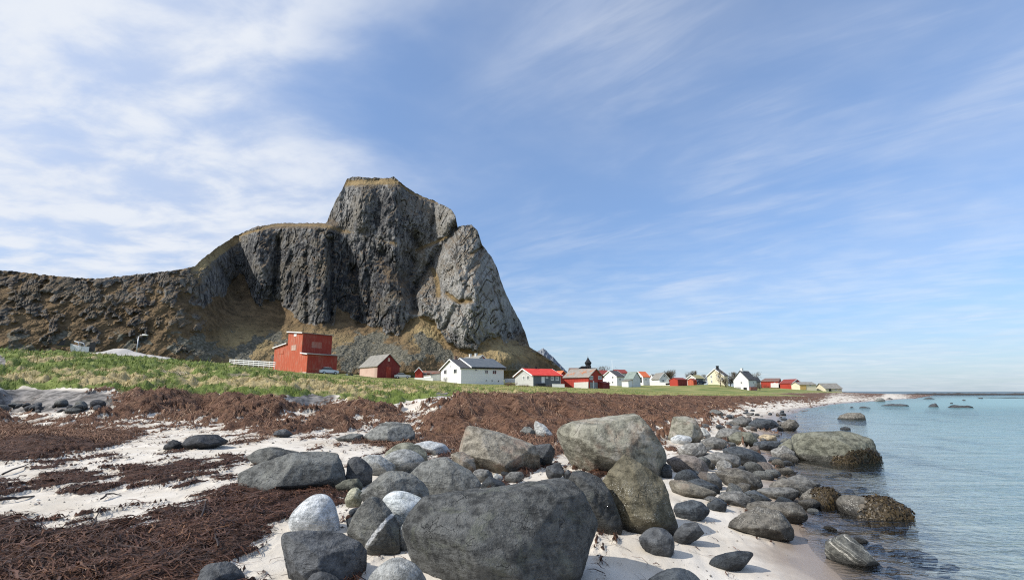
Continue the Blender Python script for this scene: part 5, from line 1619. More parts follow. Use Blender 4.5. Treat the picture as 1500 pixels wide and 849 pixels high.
    def panel(self, face, pts, mat, name='plinth', out=.06, label=None):
        """a facing fixed to a wall, outlined in photo pixels"""
        fc = self.FL if face == 'L' else self.FR
        q = []
        for a, b in pts:
            u, z = fc.uz(a, b); q.append(Face((0, 0, 0), fc.d, fc.n).at(u, z, .003))
        return MB().prism(q, fc.n * out).build(name, VM[mat], self.root, label)

    def chimney(self, fv, w, h, mat='brick', name='chimney', off=0.0):
        c = self.U * (self.W / 2 + off) + self.V * (self.L * fv)
        m = MB(); Z = Vector((0, 0, 1))
        o = c - self.U * w / 2 - self.V * w / 2 + Z * (self.Zr - .6)
        m.hexa(o, self.U * w, self.V * w, Z * (h + .6))
        m.hexa(o - self.U * .06 - self.V * .06 + Z * (h + .6), self.U * (w + .12), self.V * (w + .12), Z * .12)
        m.build(name, VM[mat], self.roof)


def annex(h, face, pts, depth, wall, roof, name='annex'):
    """a lean-to against the visible wall: outline in photo pixels on that wall, pushed out by depth; top sloping outwards"""
    fc = h.FL if face == 'L' else h.FR
    (x0, y0), (x1, y1) = pts
    u0, z1 = fc.uz(x0, y0); u1, z0 = fc.uz(x1, y1)
    u0, u1 = min(u0, u1), max(u0, u1); Z = Vector((0, 0, 1)); f0 = Face((0, 0, 0), fc.d, fc.n)
    a = f0.at(u0, z0 - 1.0, .01)
    a_ = MB().prism([a, a + fc.n * depth, a + fc.n * depth + Z * (z1 - z0 + .6), a + Z * (z1 - z0 + 1.0)], fc.d * (u1 - u0)).build(name, VM[wall], h.root)
    b = f0.at(u0 - .15, z1 + .01, .01)
    MB().prism([b, b + fc.n * (depth + .2) - Z * .42, b + fc.n * (depth + .2) - Z * .30, b + Z * .14], fc.d * (u1 - u0 + .3)).build('roof', VM[roof], a_)
    return a_


# ---- tall red shed (raised centre aisle, lean-to on both sides)
def tall_shed():
    Y, pc, pb = 104.0, 448.5, 546.5
    C = pix(pc, pb, Y)
    psi = math.radians(52)
    dR = Vector((math.cos(psi), math.sin(psi), 0)); dL = Vector((-math.sin(psi), math.cos(psi), 0))
    a = azi(493, 544); LR = (a * C.y - C.x) / (dR.x - a * dR.y)
    root = empty('red_shed', C, 'tall weathered red wooden shed with raised middle and stepped roof', 'shed')
    fl = Face(C, dL, -dR); f0 = Face((0, 0, 0), dL, -dR)
    g = lambda x, y: fl.uz(x, y)
    uA = 0.0
    zA = g(450, 518.5)[1]
    u1, z1 = g(441.5, 517); u1b, zt1 = g(444, 487.5); _, zt2 = g(422, 486.5); u2, z2 = g(421.5, 503); u3, z3 = g(402.5, 509.5)
    Z = Vector((0, 0, 1)); P = lambda u, z: f0.at(u, z)
    ext = dR * LR
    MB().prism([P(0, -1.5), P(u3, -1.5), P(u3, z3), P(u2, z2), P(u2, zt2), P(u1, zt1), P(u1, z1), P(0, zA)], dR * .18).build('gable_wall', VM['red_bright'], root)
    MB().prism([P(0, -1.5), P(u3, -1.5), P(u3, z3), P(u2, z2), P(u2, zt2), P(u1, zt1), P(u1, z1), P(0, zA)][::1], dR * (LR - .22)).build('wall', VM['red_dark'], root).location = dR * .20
    for nm, (ua, za), (ub, zb), o1, o2 in [('lower_roof', (0, zA), (u1, z1), .35, 0), ('upper_roof', (u1, zt1), (u2, zt2), .25, .25), ('rear_roof', (u2, z2), (u3, z3), 0, .35)]:
        s = (zb - za) / (ub - ua)
        A = P(ua - o1, za - s * o1 + .02); B_ = P(ub + o2, zb + s * o2 + .02)
        if nm == 'lower_roof': B_ = P(ub - .02, zb + .02)
        if nm == 'rear_roof': A = P(ua + .02, za + .02)
        r = MB().prism([A - dR * .3, B_ - dR * .3, B_ - dR * .3 + Z * .12, A - dR * .3 + Z * .12], dR * (LR + .6)).build(nm, VM['roof_grey'], root)
        MB().prism([A - dR * .355 - Z * .06, B_ - dR * .355 - Z * .06, B_ - dR * .355 + Z * .15, A - dR * .355 + Z * .15], dR * .05).build('bargeboard', VM['trim'], r)
    # pale patches where shutters were
    for x0, y0, x1, y1, mat in [(427.5, 505.5, 433.5, 512.5, 'pale_wood'), (431, 489, 434.5, 492, 'trim'), (408.5, 511, 415.5, 518, 'red_bright')]:
        ua, zb = g(x0, y0); ub, za = g(x1, y1)
        o = f0.at(min(ua, ub), za, .003)
        MB().hexa(o, dL * abs(ub - ua), Z * (zb - za), -dR * .05).build('shutter', VM[mat], root, 'pale worn shutter' if mat != 'red_bright' else None)
    fr = Face(C - dL * 0, dR, -dL)
    # upper right wall: faded patch and boards; lower right wall: rail
    fu = Face(C + dL * u1, dR, -dL)
    ua, zb = fu.uz(457, 500); ub, za = fu.uz(471, 510)
    MB().hexa(dL * u1 + dR * ua + Z * za - dL * .003, dR * (ub - ua), Z * (zb - za), -dL * .035).build('faded_panel', VM['pale_red'], root, 'sun bleached patch of boards')
    for yy in (521, 540):
        ua, zb = fr.uz(452, yy); ub, _ = fr.uz(475, yy + 2.5)
        MB().hexa(dR * ua + Z * zb - dL * .003, dR * (ub - ua), Z * .12, -dL * .04).build('rail', VM['red_bright'], root)
    # stone footing
    m = MB(); m.hexa(Z * -1.5 - dL * .12 - dR * .12, dL * (u3 + .24), dR * .1, Z * 1.75); m.hexa(Z * -1.5 - dL * .13 - dR * .02, dR * (LR + .1), dL * .1, Z * 1.6)
    m.build('footing', VM['concrete'], root)


VM['pale_red'] = paint('bleached red boards', (.40, .14, .10), (.52, .34, .28), .7)
tall_shed()

# ---- barn
h = House('old red barn with bleached left side and grey roof', 525.5, 552.5, 584.5, 553, 535, 518.8, 137, 40, 'R', 'maroon', 'pale_wood', 'roof_grey', None, 'barn', 'barn', over=.3)
h.door('R', 566, 537, 572.5, 553, 'red_dark', None, 'barn_door')
h.door('R', 568.3, 524, 571, 529, 'pale_wood', None, 'loft_hatch')
# ---- little red cabin with white edges and its low wing
h = House('tiny red cabin with white edged gable left of the white house', 607.5, 617, 619, 553, 543.5, 538.3, 160, 12, 'R', 'red', None, 'roof_brown', 'trim', 'cabin', 'cabin', over=.15, lenL=7) if False else \
    House('tiny red cabin with white edged gable left of the white house', 606.8, 607.8, 618, 553, 543.8, 538.0, 160, 8, 'R', 'red', None, 'roof_brown', 'trim', 'cabin', 'cabin', over=.2, lenL=5)
h = House('low red outbuilding with two white windows beside the tiny cabin', 618, 619, 642, 553.5, 546.6, 543.6, 166, 8, 'L', 'red', None, 'roof_brown', None, 'outbuilding', 'outbuilding', lenL=5)
h.window('R', 620.6, 545.8, 625, 550); h.window('R', 630.2, 545.8, 633.6, 550)
# ---- red house behind the white one
h = House('red house mostly hidden behind the white house, gable showing', 672, 696, 715, 548, 528.5, 520.3, 172, 30, 'R', 'red', 'red', 'roof_grey', 'trim', 'house', 'house', over=.4)
h.window('R', 703, 522.6, 707.5, 526.5, 'lit_glass'); h.chimney(.35, .7, .9, 'white_ch'); h.chimney(.7, .7, .9, 'white_ch')
# ---- large white house
h = House('large white house with dark roof and two stepped wings', 645.2, 675.2, 737.8, 561, 538.6, 526.6, 140, 27, 'L', 'white', None, 'roof_dark', 'trim', 'white_house', 'house', over=.45)
WHITE = h
for q in [(650.6, 541.2, 654.5, 547.8), (664.8, 540, 669.4, 546.8)]: h.window('L', *q)
h.window('L', 659, 535.2, 660.6, 537.4, cross=False)
for q in [(710, 541, 715.2, 547.3), (721, 541.6, 727.6, 548.2), (695.4, 539.8, 699.6, 543.6)]: h.window('R', *q)
for q in [(711, 555.4, 713.2, 558.6), (719.4, 555.6, 722, 558.9), (728.8, 556, 731.4, 559.2)]: h.window('R', *q, cross=False)
h.panel('R', [(675.4, 553.6), (737.6, 555.4), (737.6, 564), (675.4, 562)], 'white', 'plinth', .10) if False else None
# right wing roof stands a little above the main one
w0 = h.FR.uz(689, 560)[0]
m = MB(); Zu = Vector((0, 0, 1)); sl = (h.Zr - h.Ze) / (h.W / 2); lift_ = .42
for sgn in (0, 1):
    a0 = (h.U * (-.75) + Zu * (h.Ze - sl * .75 + lift_)) if not sgn else (h.U * (h.W + .6) + Zu * (h.Ze - sl * .6 + lift_))
    r0 = h.U * h.W / 2 + Zu * (h.Zr + lift_ + .02)
    m.prism([a0 + h.V * w0, r0 + h.V * w0, r0 + h.V * w0 + Zu * .18, a0 + h.V * w0 + Zu * .18], h.V * (h.L + .55 - w0))
wr = m.build('wing_roof', VM['roof_blue'], h.root)
m = MB()
for sgn in (0, 1):
    a0 = (h.U * (-.75) + Zu * (h.Ze - sl * .75 + lift_)) if not sgn else (h.U * (h.W + .6) + Zu * (h.Ze - sl * .6 + lift_))
    r0 = h.U * h.W / 2 + Zu * (h.Zr + lift_ + .02)
    m.prism([a0 + h.V * (w0 - .06) - Zu * .16, r0 + h.V * (w0 - .06) - Zu * .16, r0 + h.V * (w0 - .06) + Zu * .22, a0 + h.V * (w0 - .06) + Zu * .22], h.V * .055)
m.build('bargeboard', VM['trim'], wr)
h.chimney(.12, .6, 1.0, 'brick')
annex(h, 'L', ((634.5, 548.5), (645, 556)), 3.0, 'white', 'roof_grey')
# ---- long white low wall by the cabin
def low_wall(label, pts, hgt, Y, mat='concrete', thick=.3, name='low_wall', cat='wall'):
    P = [pix(a, b, y) for (a, b), y in zip(pts, Y)]
    root = P[0].copy(); m = MB()
    for a, b in zip(P[:-1], P[1:]):
        d = b - a; nrm = Vector((-d.y, d.x, 0)).normalized() * thick; a = a - root
        m.hexa(a - Vector((0, 0, .6)), d, nrm, Vector((0, 0, hgt + .6)))
        m.hexa(a + Vector((0, 0, hgt + .002)) - nrm * .1, d, nrm * 1.2, Vector((0, 0, .06)))
    o = m.build(name, VM[mat], None); o.location = root
    tag(o, label, cat, None, 'thing')
    return o
low_wall('white low wall in front of the tiny red cabin', [(607, 556.5), (634, 557)], .7, [150, 147], 'white_ch')
low_wall('white low wall between the white house and the red roofed house', [(739, 557.5), (755, 557.2)], .6, [150, 150], 'white_ch')
low_wall('long white wall below the small white gabled house', [(952, 563), (981, 563.5)], .9, [205, 200], 'white_ch')
low_wall('white wall in front of the right end of the red roofed house', [(809, 566.5), (827, 567)], .75, [128, 128], 'white_ch')

# ---- grey house with red roof
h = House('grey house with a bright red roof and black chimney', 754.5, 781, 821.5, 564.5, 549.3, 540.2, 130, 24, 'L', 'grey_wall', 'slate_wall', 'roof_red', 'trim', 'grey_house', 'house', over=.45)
for q in [(765.7, 550, 769, 556), (771.9, 549.6, 776, 556)]: h.window('L', *q, glass='lit_glass')
for q in [(806.7, 551, 811, 557), (813.8, 551, 818.5, 557.2)]: h.window('R', *q, glass='lit_glass')
h.window('R', 799.4, 551, 802.8, 554); h.door('R', 793.5, 552, 797.3, 560.5, 'trim'); h.chimney(.45, .5, .55, 'black')
h.panel('R', [(785, 561.5), (797, 561.8), (797, 565.5), (785, 565)], 'black', 'porch_deck', .9)
# ---- red shed behind its right end
h = House('red boarded shed with orange roof behind the grey house', 812, 820, 830, 566, 549.5, 543.5, 160, 35, 'R', 'red', None, 'roof_orange', None, 'red_shed', 'shed')
# ---- boathouse
h = House('red boathouse with rusty sheet roof and white concrete base', 826.8, 862.5, 883.5, 568.5, 551.5, 540.2, 134, 50, 'R', 'red', None, 'roof_rust', None, 'boathouse', 'boathouse', over=.35)
h.panel('L', [(841.5, 559.8), (862.3, 559), (862.3, 569), (841.5, 568.5)], 'concrete', 'plinth', .25)
h.window('R', 863.6, 550, 868.6, 556, 'lit_glass'); h.window('R', 875.8, 550.5, 881.5, 555.5, 'lit_glass')
h.door('R', 864.2, 559.4, 875.6, 569, 'grey_board', None, 'boat_door')
h.panel('R', [(868.5, 557.5), (869.6, 557.5), (869.6, 569), (868.5, 569)], 'trim', 'post', .14)
annex(h, 'R', ((876.4, 559), (886.5, 569)), 1.4, 'maroon', 'roof_maroon')
# ---- church
C = pix(864.3, 566, 205)
root = empty('church', C, 'dark tarred church spire rising behind the red boathouse', 'church')
ZP = lambda py: pix(864, py, 205).z - C.z
hz_ = ZP(540)
MB().prism([(-7.4, -1, -1), (3.2, -1, -1), (3.2, -1, ZP(545)), (-7.4, -1, ZP(545))], (0, 9, 0)).build('wall', VM['maroon'], root)
MB().prism([(-7.8, -1.4, ZP(545.4)), (-7.8, 3.4, ZP(538)), (-7.8, 8.4, ZP(545.4))], (11.2, 0, 0)).build('roof', VM['roof_brown'], root)
k_ = 1.2 * 205 / F / CT
MB().lathe((0, 3.4, 0), [(3.6 * k_, ZP(545)), (3.6 * k_, ZP(536.2))], 8).build('tower', VM['tar'], root)
sp = MB().lathe((0, 3.4, 0), [(3.9 * k_, ZP(536.2)), (3.0 * k_, ZP(534)), (4.2 * k_, ZP(531)), (4.3 * k_, ZP(530.2)), (2.3 * k_, ZP(527)), (1.0 * k_, ZP(524)), (.18 * k_, ZP(521.8)), (.1 * k_, ZP(519.5))], 8).build('spire', VM['tar'], root)
for s in (-1, 1):
    MB().hexa((s * .5 - .35, 3.4 - 3.65 * k_, ZP(539.5)), (.7, 0, 0), (0, -.06, 0), (0, 0, .9)).build('louvre_window', VM['black'], root)
MB().prism([(-4.6, 2.4, ZP(540)), (-1, 2.4, ZP(540)), (-1, 2.4, ZP(535.6)), (-2.6, 2.4, ZP(535.4))], (0, 2, 0)).build('tower_shoulder', VM['tar'], root)
# ---- white house right of the boathouse
h = House('house with dark red roof behind the boathouse right gable', 879, 881, 893, 562, 547.5, 542.3, 215, 10, 'L', 'white', None, 'roof_maroon', None, 'house', 'house', lenL=7)
h = House('white gabled house with dark roof just right of the boathouse', 883.2, 904, 914.8, 564.5, 551, 543.2, 185, 30, 'L', 'white', None, 'roof_dark', 'trim', 'white_house', 'house')
for q in [(896.2, 550.6, 899.1, 554.3), (890.6, 557.6, 893, 561), (896, 557.6, 899, 561.4)]: h.window('L', *q)
h.window('R', 906.5, 553.5, 909.5, 557)
h = House('house with dark roof peeping over between two white gables', 903, 905, 920, 560, 546, 541.5, 225, 10, 'L', 'grey_wall', None, 'roof_maroon', None, 'house', 'house', lenL=7)
h = House('pale shed with green grey roof and low front annex', 916, 927.5, 938.5, 566.8, 554, 544.8, 170, 48, 'R', 'offwhite', None, 'roof_green', None, 'pale_shed', 'shed', over=.3)
a_ = annex(h, 'L', ((916.5, 556.5), (926.5, 566)), 2.6, 'white', 'roof_grey'); h.door('L', 918, 558, 921, 566, 'black', None)
h = House('white house with bright orange tiled roof', 930, 942.4, 952, 561, 551.3, 544.3, 205, 28, 'L', 'white', None, 'roof_orange', 'trim', 'white_house', 'house')
h.door('L', 937.9, 552, 940.6, 560, 'black'); h.window('R', 945, 554, 947.4, 557.2)
h = House('small white house with grey roof next to the orange roofed one', 951.5, 958, 963, 560.5, 553.5, 548.2, 235, 35, 'L', 'white', None, 'roof_grey', 'trim', 'small_house', 'house')
h.window('L', 953.5, 553.6, 955.4, 556.2)
h = House('small white gabled house in front of a round bare tree', 965.5, 966.4, 980.2, 563, 554, 546, 210, 10, 'R', 'white', None, 'roof_grey', 'trim', 'small_house', 'house', lenL=7)
h.window('R', 971.6, 549, 974.4, 552); h.window('R', 969.8, 555.4, 973.4, 559)
# ---- red sheds
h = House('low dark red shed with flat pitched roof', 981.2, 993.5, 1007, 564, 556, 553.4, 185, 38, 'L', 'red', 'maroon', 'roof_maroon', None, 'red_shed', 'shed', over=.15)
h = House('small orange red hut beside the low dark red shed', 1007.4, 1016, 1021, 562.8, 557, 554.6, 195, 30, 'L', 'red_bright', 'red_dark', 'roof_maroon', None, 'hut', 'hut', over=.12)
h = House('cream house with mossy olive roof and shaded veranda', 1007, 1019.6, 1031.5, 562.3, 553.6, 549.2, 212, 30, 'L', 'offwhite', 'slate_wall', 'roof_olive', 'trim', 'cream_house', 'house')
h.chimney(.1, .7, .6, 'black'); h.window('L', 1010.5, 553, 1013, 556)
h = House('tall cream house with dark chimney among bare trees', 1037, 1062, 1067, 563.5, 549.8, 540.2, 190, 22, 'L', 'cream', None, 'roof_dark', 'trim', 'cream_house', 'house')
h.chimney(.75, .7, 1.1, 'black')
for q in [(1040.5, 549.5, 1043.5, 553.5), (1051, 549, 1054, 553), (1041, 556.5, 1044, 560.5), (1056, 552.5, 1060, 556.5)]: h.window('L', *q, glass='lit_glass')
h = House('white gabled house with dark roof farthest right of the tall ones', 1075, 1097.4, 1108.5, 571, 555.5, 543.4, 185, 32, 'L', 'white', 'offwhite', 'roof_dark', None, 'white_house', 'house', over=.3)
h.window('L', 1084.4, 558.4, 1087.9, 562.2); h.door('L', 1089, 566.8, 1094.5, 571, 'black'); h.window('R', 1102.5, 557.5, 1105, 562.5, 'lit_glass'); h.chimney(.25, .7, 1.0, 'white_ch')
h.panel('L', [(1077, 566.6), (1085, 566.6), (1085, 570.6), (1077, 570.4)], 'grey_board', 'plinth', .08)
h.panel('R', [(1098, 566.5), (1108.3, 566.2), (1108.3, 571), (1098, 571)], 'pale_red', 'plinth', .3)
h = House('grey roofed house half hidden behind the white gabled one', 1100, 1106.5, 1114, 567, 557.5, 552.2, 225, 30, 'L', 'grey_board', None, 'roof_dark', None, 'house', 'house')
h = House('long red barn with a white lower front', 1114.7, 1140.8, 1145.3, 567.5, 558.4, 553.9, 255, 62, 'R', 'red', None, 'roof_brown', None, 'red_barn', 'barn', over=.3)
h.panel('L', [(1129, 560.8), (1140.6, 560.6), (1140.6, 567.4), (1129, 567)], 'white_ch', 'plinth', .4)
h.window('L', 1133.5, 560, 1136, 562.6)
h.panel('R', [(1141.2, 561), (1144.6, 561), (1144.6, 567.3), (1141.2, 567.3)], 'white_ch', 'plinth', .2)
h = House('low grey shed at the right foot of the long red barn', 1144.5, 1146, 1154.8, 567, 564.6, 563, 258, 12, 'L', 'grey_board', None, 'roof_dark', None, 'low_shed', 'shed', lenL=4)
h = House('narrow red house with its gable to the beach', 1160.6, 1161.5, 1175, 570.2, 560.6, 555.2, 245, 8, 'R', 'red', None, 'roof_maroon', 'trim', 'red_house', 'house', over=.3, lenL=9)
h.window('R', 1166, 562, 1169, 565.5)
h = House('long cream shed with ochre left end beside the red house', 1171, 1172, 1195.5, 570.6, 563, 559.6, 238, 6, 'L', 'cream', None, 'roof_grey', None, 'cream_shed', 'shed', over=.3, lenL=6)
h.panel('R', [(1172.2, 563.4), (1181, 563.2), (1181, 570.4), (1172.2, 570.4)], 'yellow', 'ochre_wall', .08); h.window('R', 1185.4, 562.9, 1188.5, 565.2); h.chimney(.1, .5, .7, 'black')
h = House('small cream hut under a big grey roof at the end of the village', 1208.6, 1209.6, 1232.5, 573, 568.4, 561.4, 238, 6, 'L', 'cream', None, 'roof_grey', None, 'hut', 'hut', over=.4, lenL=7)
h.door('R', 1214, 569, 1218, 572.8, 'black', None); h.window('R', 1223, 569, 1226, 571.4)
h = House('tiny white hut left of the big grey roofed one', 1200.6, 1201.2, 1207.6, 570.6, 568.2, 566.6, 250, 8, 'L', 'white', None, 'roof_dark', None, 'hut', 'hut', over=.1, lenL=3)


# ---- fence by the tall shed
def fence(label, a, b, n, hgt, rails):
    root = empty('paddock_fence', a, label, 'fence')
    d = b - a; step = d / n
    dn = d.normalized(); nr = Vector((-dn.y, dn.x, 0))
    for i in range(n + 1):
        p = step * i
        MB().hexa(p - Vector((.05, .05, .5)), (.1, 0, 0), (0, .1, 0), (0, 0, hgt + .5)).build('post', VM['trim'], root)
    for z in rails:
        MB().hexa(Vector((0, 0, z)) - nr * .11, d, nr * .04, (0, 0, .15)).build('rail', VM['trim'], root)


fence('white three rail paddock fence running up to the tall red shed', pix(336, 534, 122), pix(402.5, 539, 108), 9, 1.35, (.35, .75, 1.15))


# ---- lamp, poles, flagpole
def lamp(px, pb, pt, Y):
    b = pix(px, pb, Y); t = pix(px + 4.2, pt, Y) - b
    root = empty('street_lamp', b, 'grey street lamp on a thin leaning pole behind the gravel heap', 'street lamp')
    MB().tube([(0, 0, -.4), t * .5, t], [.075, .06, .05], 8).build('pole', VM['metal'], root, None, True)
    MB().tube([t, t + Vector((.18, -.05, .12)), t + Vector((.55, -.1, .16))], [.035, .032, .03], 6).build('arm', VM['metal'], root, None, True)
    o = t + Vector((.5, -.2, .10))
    hd = MB().prism([o, o + Vector((.62, -.05, .02)), o + Vector((.62, -.05, .10)), o + Vector((.1, 0, .17)), o + Vector((0, 0, .14))], (0, .22, 0)).build('lamp_head', VM['trim'], root)
    MB().hexa(o + Vector((.08, .03, -.03)), (.45, -.03, 0), (0, .16, 0), (0, 0, .03)).build('lens', VM['lit_glass'], hd)


lamp(199, 521, 492.5, 60)


def pole(label, px, pb, pt, Y, r=.09, name='utility_pole', cat='utility pole', mat='bark', cross=True):
    b = pix(px, pb, Y); hgt = pix(px, pt, Y).z - b.z
    root = empty(name, b, label, cat)
    MB().tube([(0, 0, -.5), (0, 0, hgt)], [r, r * .7], 8).build('pole', VM[mat], root, None, True)
    if cross:
        c = MB().hexa((-.7, -.06, hgt - .6), (1.4, 0, 0), (0, .1, 0), (0, 0, .12)).build('crossarm', VM[mat], root)
        for dx_ in (-.55, 0, .55):
            MB().lathe((dx_, 0, hgt - .48), [(.05, 0), (.06, .08), (.03, .16)], 8).build('insulator', VM['trim'], c)
    else:
        MB().lathe((0, 0, hgt), [(.07, 0), (.09, .06), (.02, .14)], 8).build('finial', VM['trim'], root)


pole('wooden utility pole behind the left gable of the large white house', 652.8, 546, 519.6, 165)
pole('wooden utility pole over the roof of the large white house', 672.6, 546, 521, 168)
pole('thin white flagpole above the white gabled house by the boathouse', 897.7, 562, 527.5, 200, .06, 'flagpole', 'flagpole', 'trim', False)

# ---- gravel heap, boat on the bank
gp = [pix(110, 519, 52)]
hx = np.linspace(-1, 1, 60); hy = np.linspace(-1, 1, 24)
a0 = pix(150, 521, 50); a1 = pix(247, 527, 50)
HX, HY = np.meshgrid(hx, hy)
px_of = 110 + (HX + 1) / 2 * 140
topz = np.interp(px_of, [110, 127, 150, 165, 173, 182, 192, 205, 225, 245, 250], [521, 519.5, 517.5, 513.5, 512, 513, 516.5, 519.3, 522.5, 525.4, 527])
basez = np.interp(px_of, [110, 250], [523, 529])
hgt_ = (basez - topz) / F * 50
prof_ = np.maximum(0, 1 - np.abs(HY)) ** .9
gx_ = (px_of - 180) / F * 50; gy_ = HY * 3.2
gz_ = np.maximum(hgt_ * prof_ + .10 * fbm2(gx_ * 1.2, gy_ * 1.2, 4, seed=200) * prof_, -.5) + (basez.mean() - basez) / F * 50 - .3 * (1 - prof_)
hv = np.stack([gx_, gy_, gz_ - .0], -1).reshape(-1, 3)
hi_ = np.arange(60 * 24).reshape(24, 60)
hq = np.stack([hi_[:-1, :-1], hi_[:-1, 1:], hi_[1:, 1:], hi_[1:, :-1]], -1).reshape(-1, 4)
gc0 = pix(180, float(basez.mean()), 50)
tag(link('gravel_heap', mesh_np('gravel_heap', hv, hq), VM['gravel'], None, pix(180, float(basez.mean()), 47.0) + Vector((0, 0, .12))), 'long heap of pale gravel on top of the grass bank', 'gravel heap')


def small_boat(label, px, pb, Y, length, mat='car_white', yaw=.2, rail=True):
    b = pix(px, pb, Y)
    root = empty('motorboat' if rail else 'rowing_boat', b, label, 'boat')
    root.rotation_euler = (0, 0, yaw)
    st = []
    for u in np.linspace(0, 1, 9):
        wv = .8 * (1 - u ** 3) ** .6 * length / 5 + .02; kz = .02 + .35 * u ** 3; sh = .75 + .3 * u ** 2
        st.append([(u * length, -wv, sh), (u * length * .98, -wv * .8, kz + .25), (u * length * .95, 0, kz), (u * length * .98, wv * .8, kz + .25), (u * length, wv, sh)])
    v = [p for s in st for p in s]; f = []
    for i in range(8):
        for j in range(4):
            f.append((i * 5 + j, (i + 1) * 5 + j, (i + 1) * 5 + j + 1, i * 5 + j + 1))
        f.append((i * 5 + 4, (i + 1) * 5 + 4, (i + 1) * 5, i * 5))
    f.append((0, 1, 2, 3, 4))
    MB().poly(v, f).build('hull', VM[mat], root)
    if rail:
        MB().tube([(.7, -.5, .7), (.85, -.48, 1.15), (1.2, -.42, 1.25), (1.2, .42, 1.25), (.85, .48, 1.15), (.7, .5, .7)], .05, 6).build('roll_bar', VM['trim'], root)
        MB().prism([(2.0, -.55, .8), (2.6, -.5, .8), (2.2, -.5, 1.35), (1.9, -.55, 1.35)], (0, 1.05, 0)).build('console', VM['black'], root)
        MB().hexa((-.3, -.2, .3), (.32, 0, 0), (0, .4, 0), (0, 0, .9)).build('outboard', VM['black'], root)
    else:
        MB().hexa((length * .3, -.5, .6), (.25, 0, 0), (0, 1.0, 0), (0, 0, .04)).build('thwart', VM['pale_wood'], root)


small_boat('white motorboat with a roll bar parked beside the gravel heap', 131, 519.5, 50, 1.7, 'car_white', math.pi + .25)
small_boat('small dark rowing boat lying by the long white wall', 975.5, 563.8, 196, 2.2, 'black', .1, False)


# ---- cars
def car(label, px, pb, Y, yaw, mat):
    b = pix(px, pb, Y)
    root = empty('parked_car', b, label, 'car'); root.rotation_euler = (0, 0, yaw)
    prof_b = [(-2.1, .35), (2.1, .35), (2.15, .62), (1.95, .86), (.95, .95), (-1.6, 1.0), (-2.12, .9), (-2.18, .6)]
    body = MB().prism([(x_, -.85, z_) for x_, z_ in prof_b], (0, 1.7, 0)).build('body', VM[mat], root)
    cab = [(.95, .952), (.35, 1.42), (-1.1, 1.46), (-1.75, 1.0)]
    MB().prism([(x_, -.74, z_) for x_, z_ in cab], (0, 1.48, 0)).build('window', VM['glass'], root)
    MB().prism([(.36, -.78, 1.40), (.30, -.78, 1.47), (-1.12, -.78, 1.50), (-1.14, -.78, 1.44)], (0, 1.56, 0)).build('roof', VM[mat], root)
    for x_ in (-1.3, 1.3):
        for s in (-1, 1):
            w = MB().tube([(x_, s * .70, .32), (x_, s * .90, .32)], .32, 14).build('wheel', VM['tyre'], root)
            MB().tube([(x_, s * .901, .32), (x_, s * .92, .32)], .19, 10).build('rim', VM['metal'], w)
    for s in (-1, 1):
        MB().hexa((2.06, s * .6 - .18, .62), (.08, 0, 0), (0, .36, 0), (0, 0, .16)).build('headlight', VM['trim'], root)


car('white and dark car parked below the right wall of the tall red shed', 479.5, 548.3, 108, .9, 'car_white')
car('silver car parked at the right corner of the old red barn', 589.5, 554, 140, .2, 'car_silver')
car('dark blue car parked in front of the olive roofed house', 1026.5, 562, 205, .1, 'steel_dark')

# ---- stones lying round the shed and barn
for lab, px, py, Y, r, mt in [('white boulder in the grass between the tall red shed and the barn', 507, 549.5, 115, .62, 'white'), ('dark boulder right of the white one beside the barn', 513.5, 549.8, 116, .75, 'dark'),
                              ('brown boulder close to the left wall of the barn', 520, 550.5, 118, .65, 'brown'), ('white stone block on the grass before the tall cream house', 1036.5, 561, 195, .5, 'white')]:
    o = bpy.data.objects.new('boulder', small_stone(int(px) % 9, mt)); COL.objects.link(o)
    p = pix(px, py, Y); o.location = (p.x, Y, p.z); o.scale = (r, r, r); tag(o, lab, 'boulder')


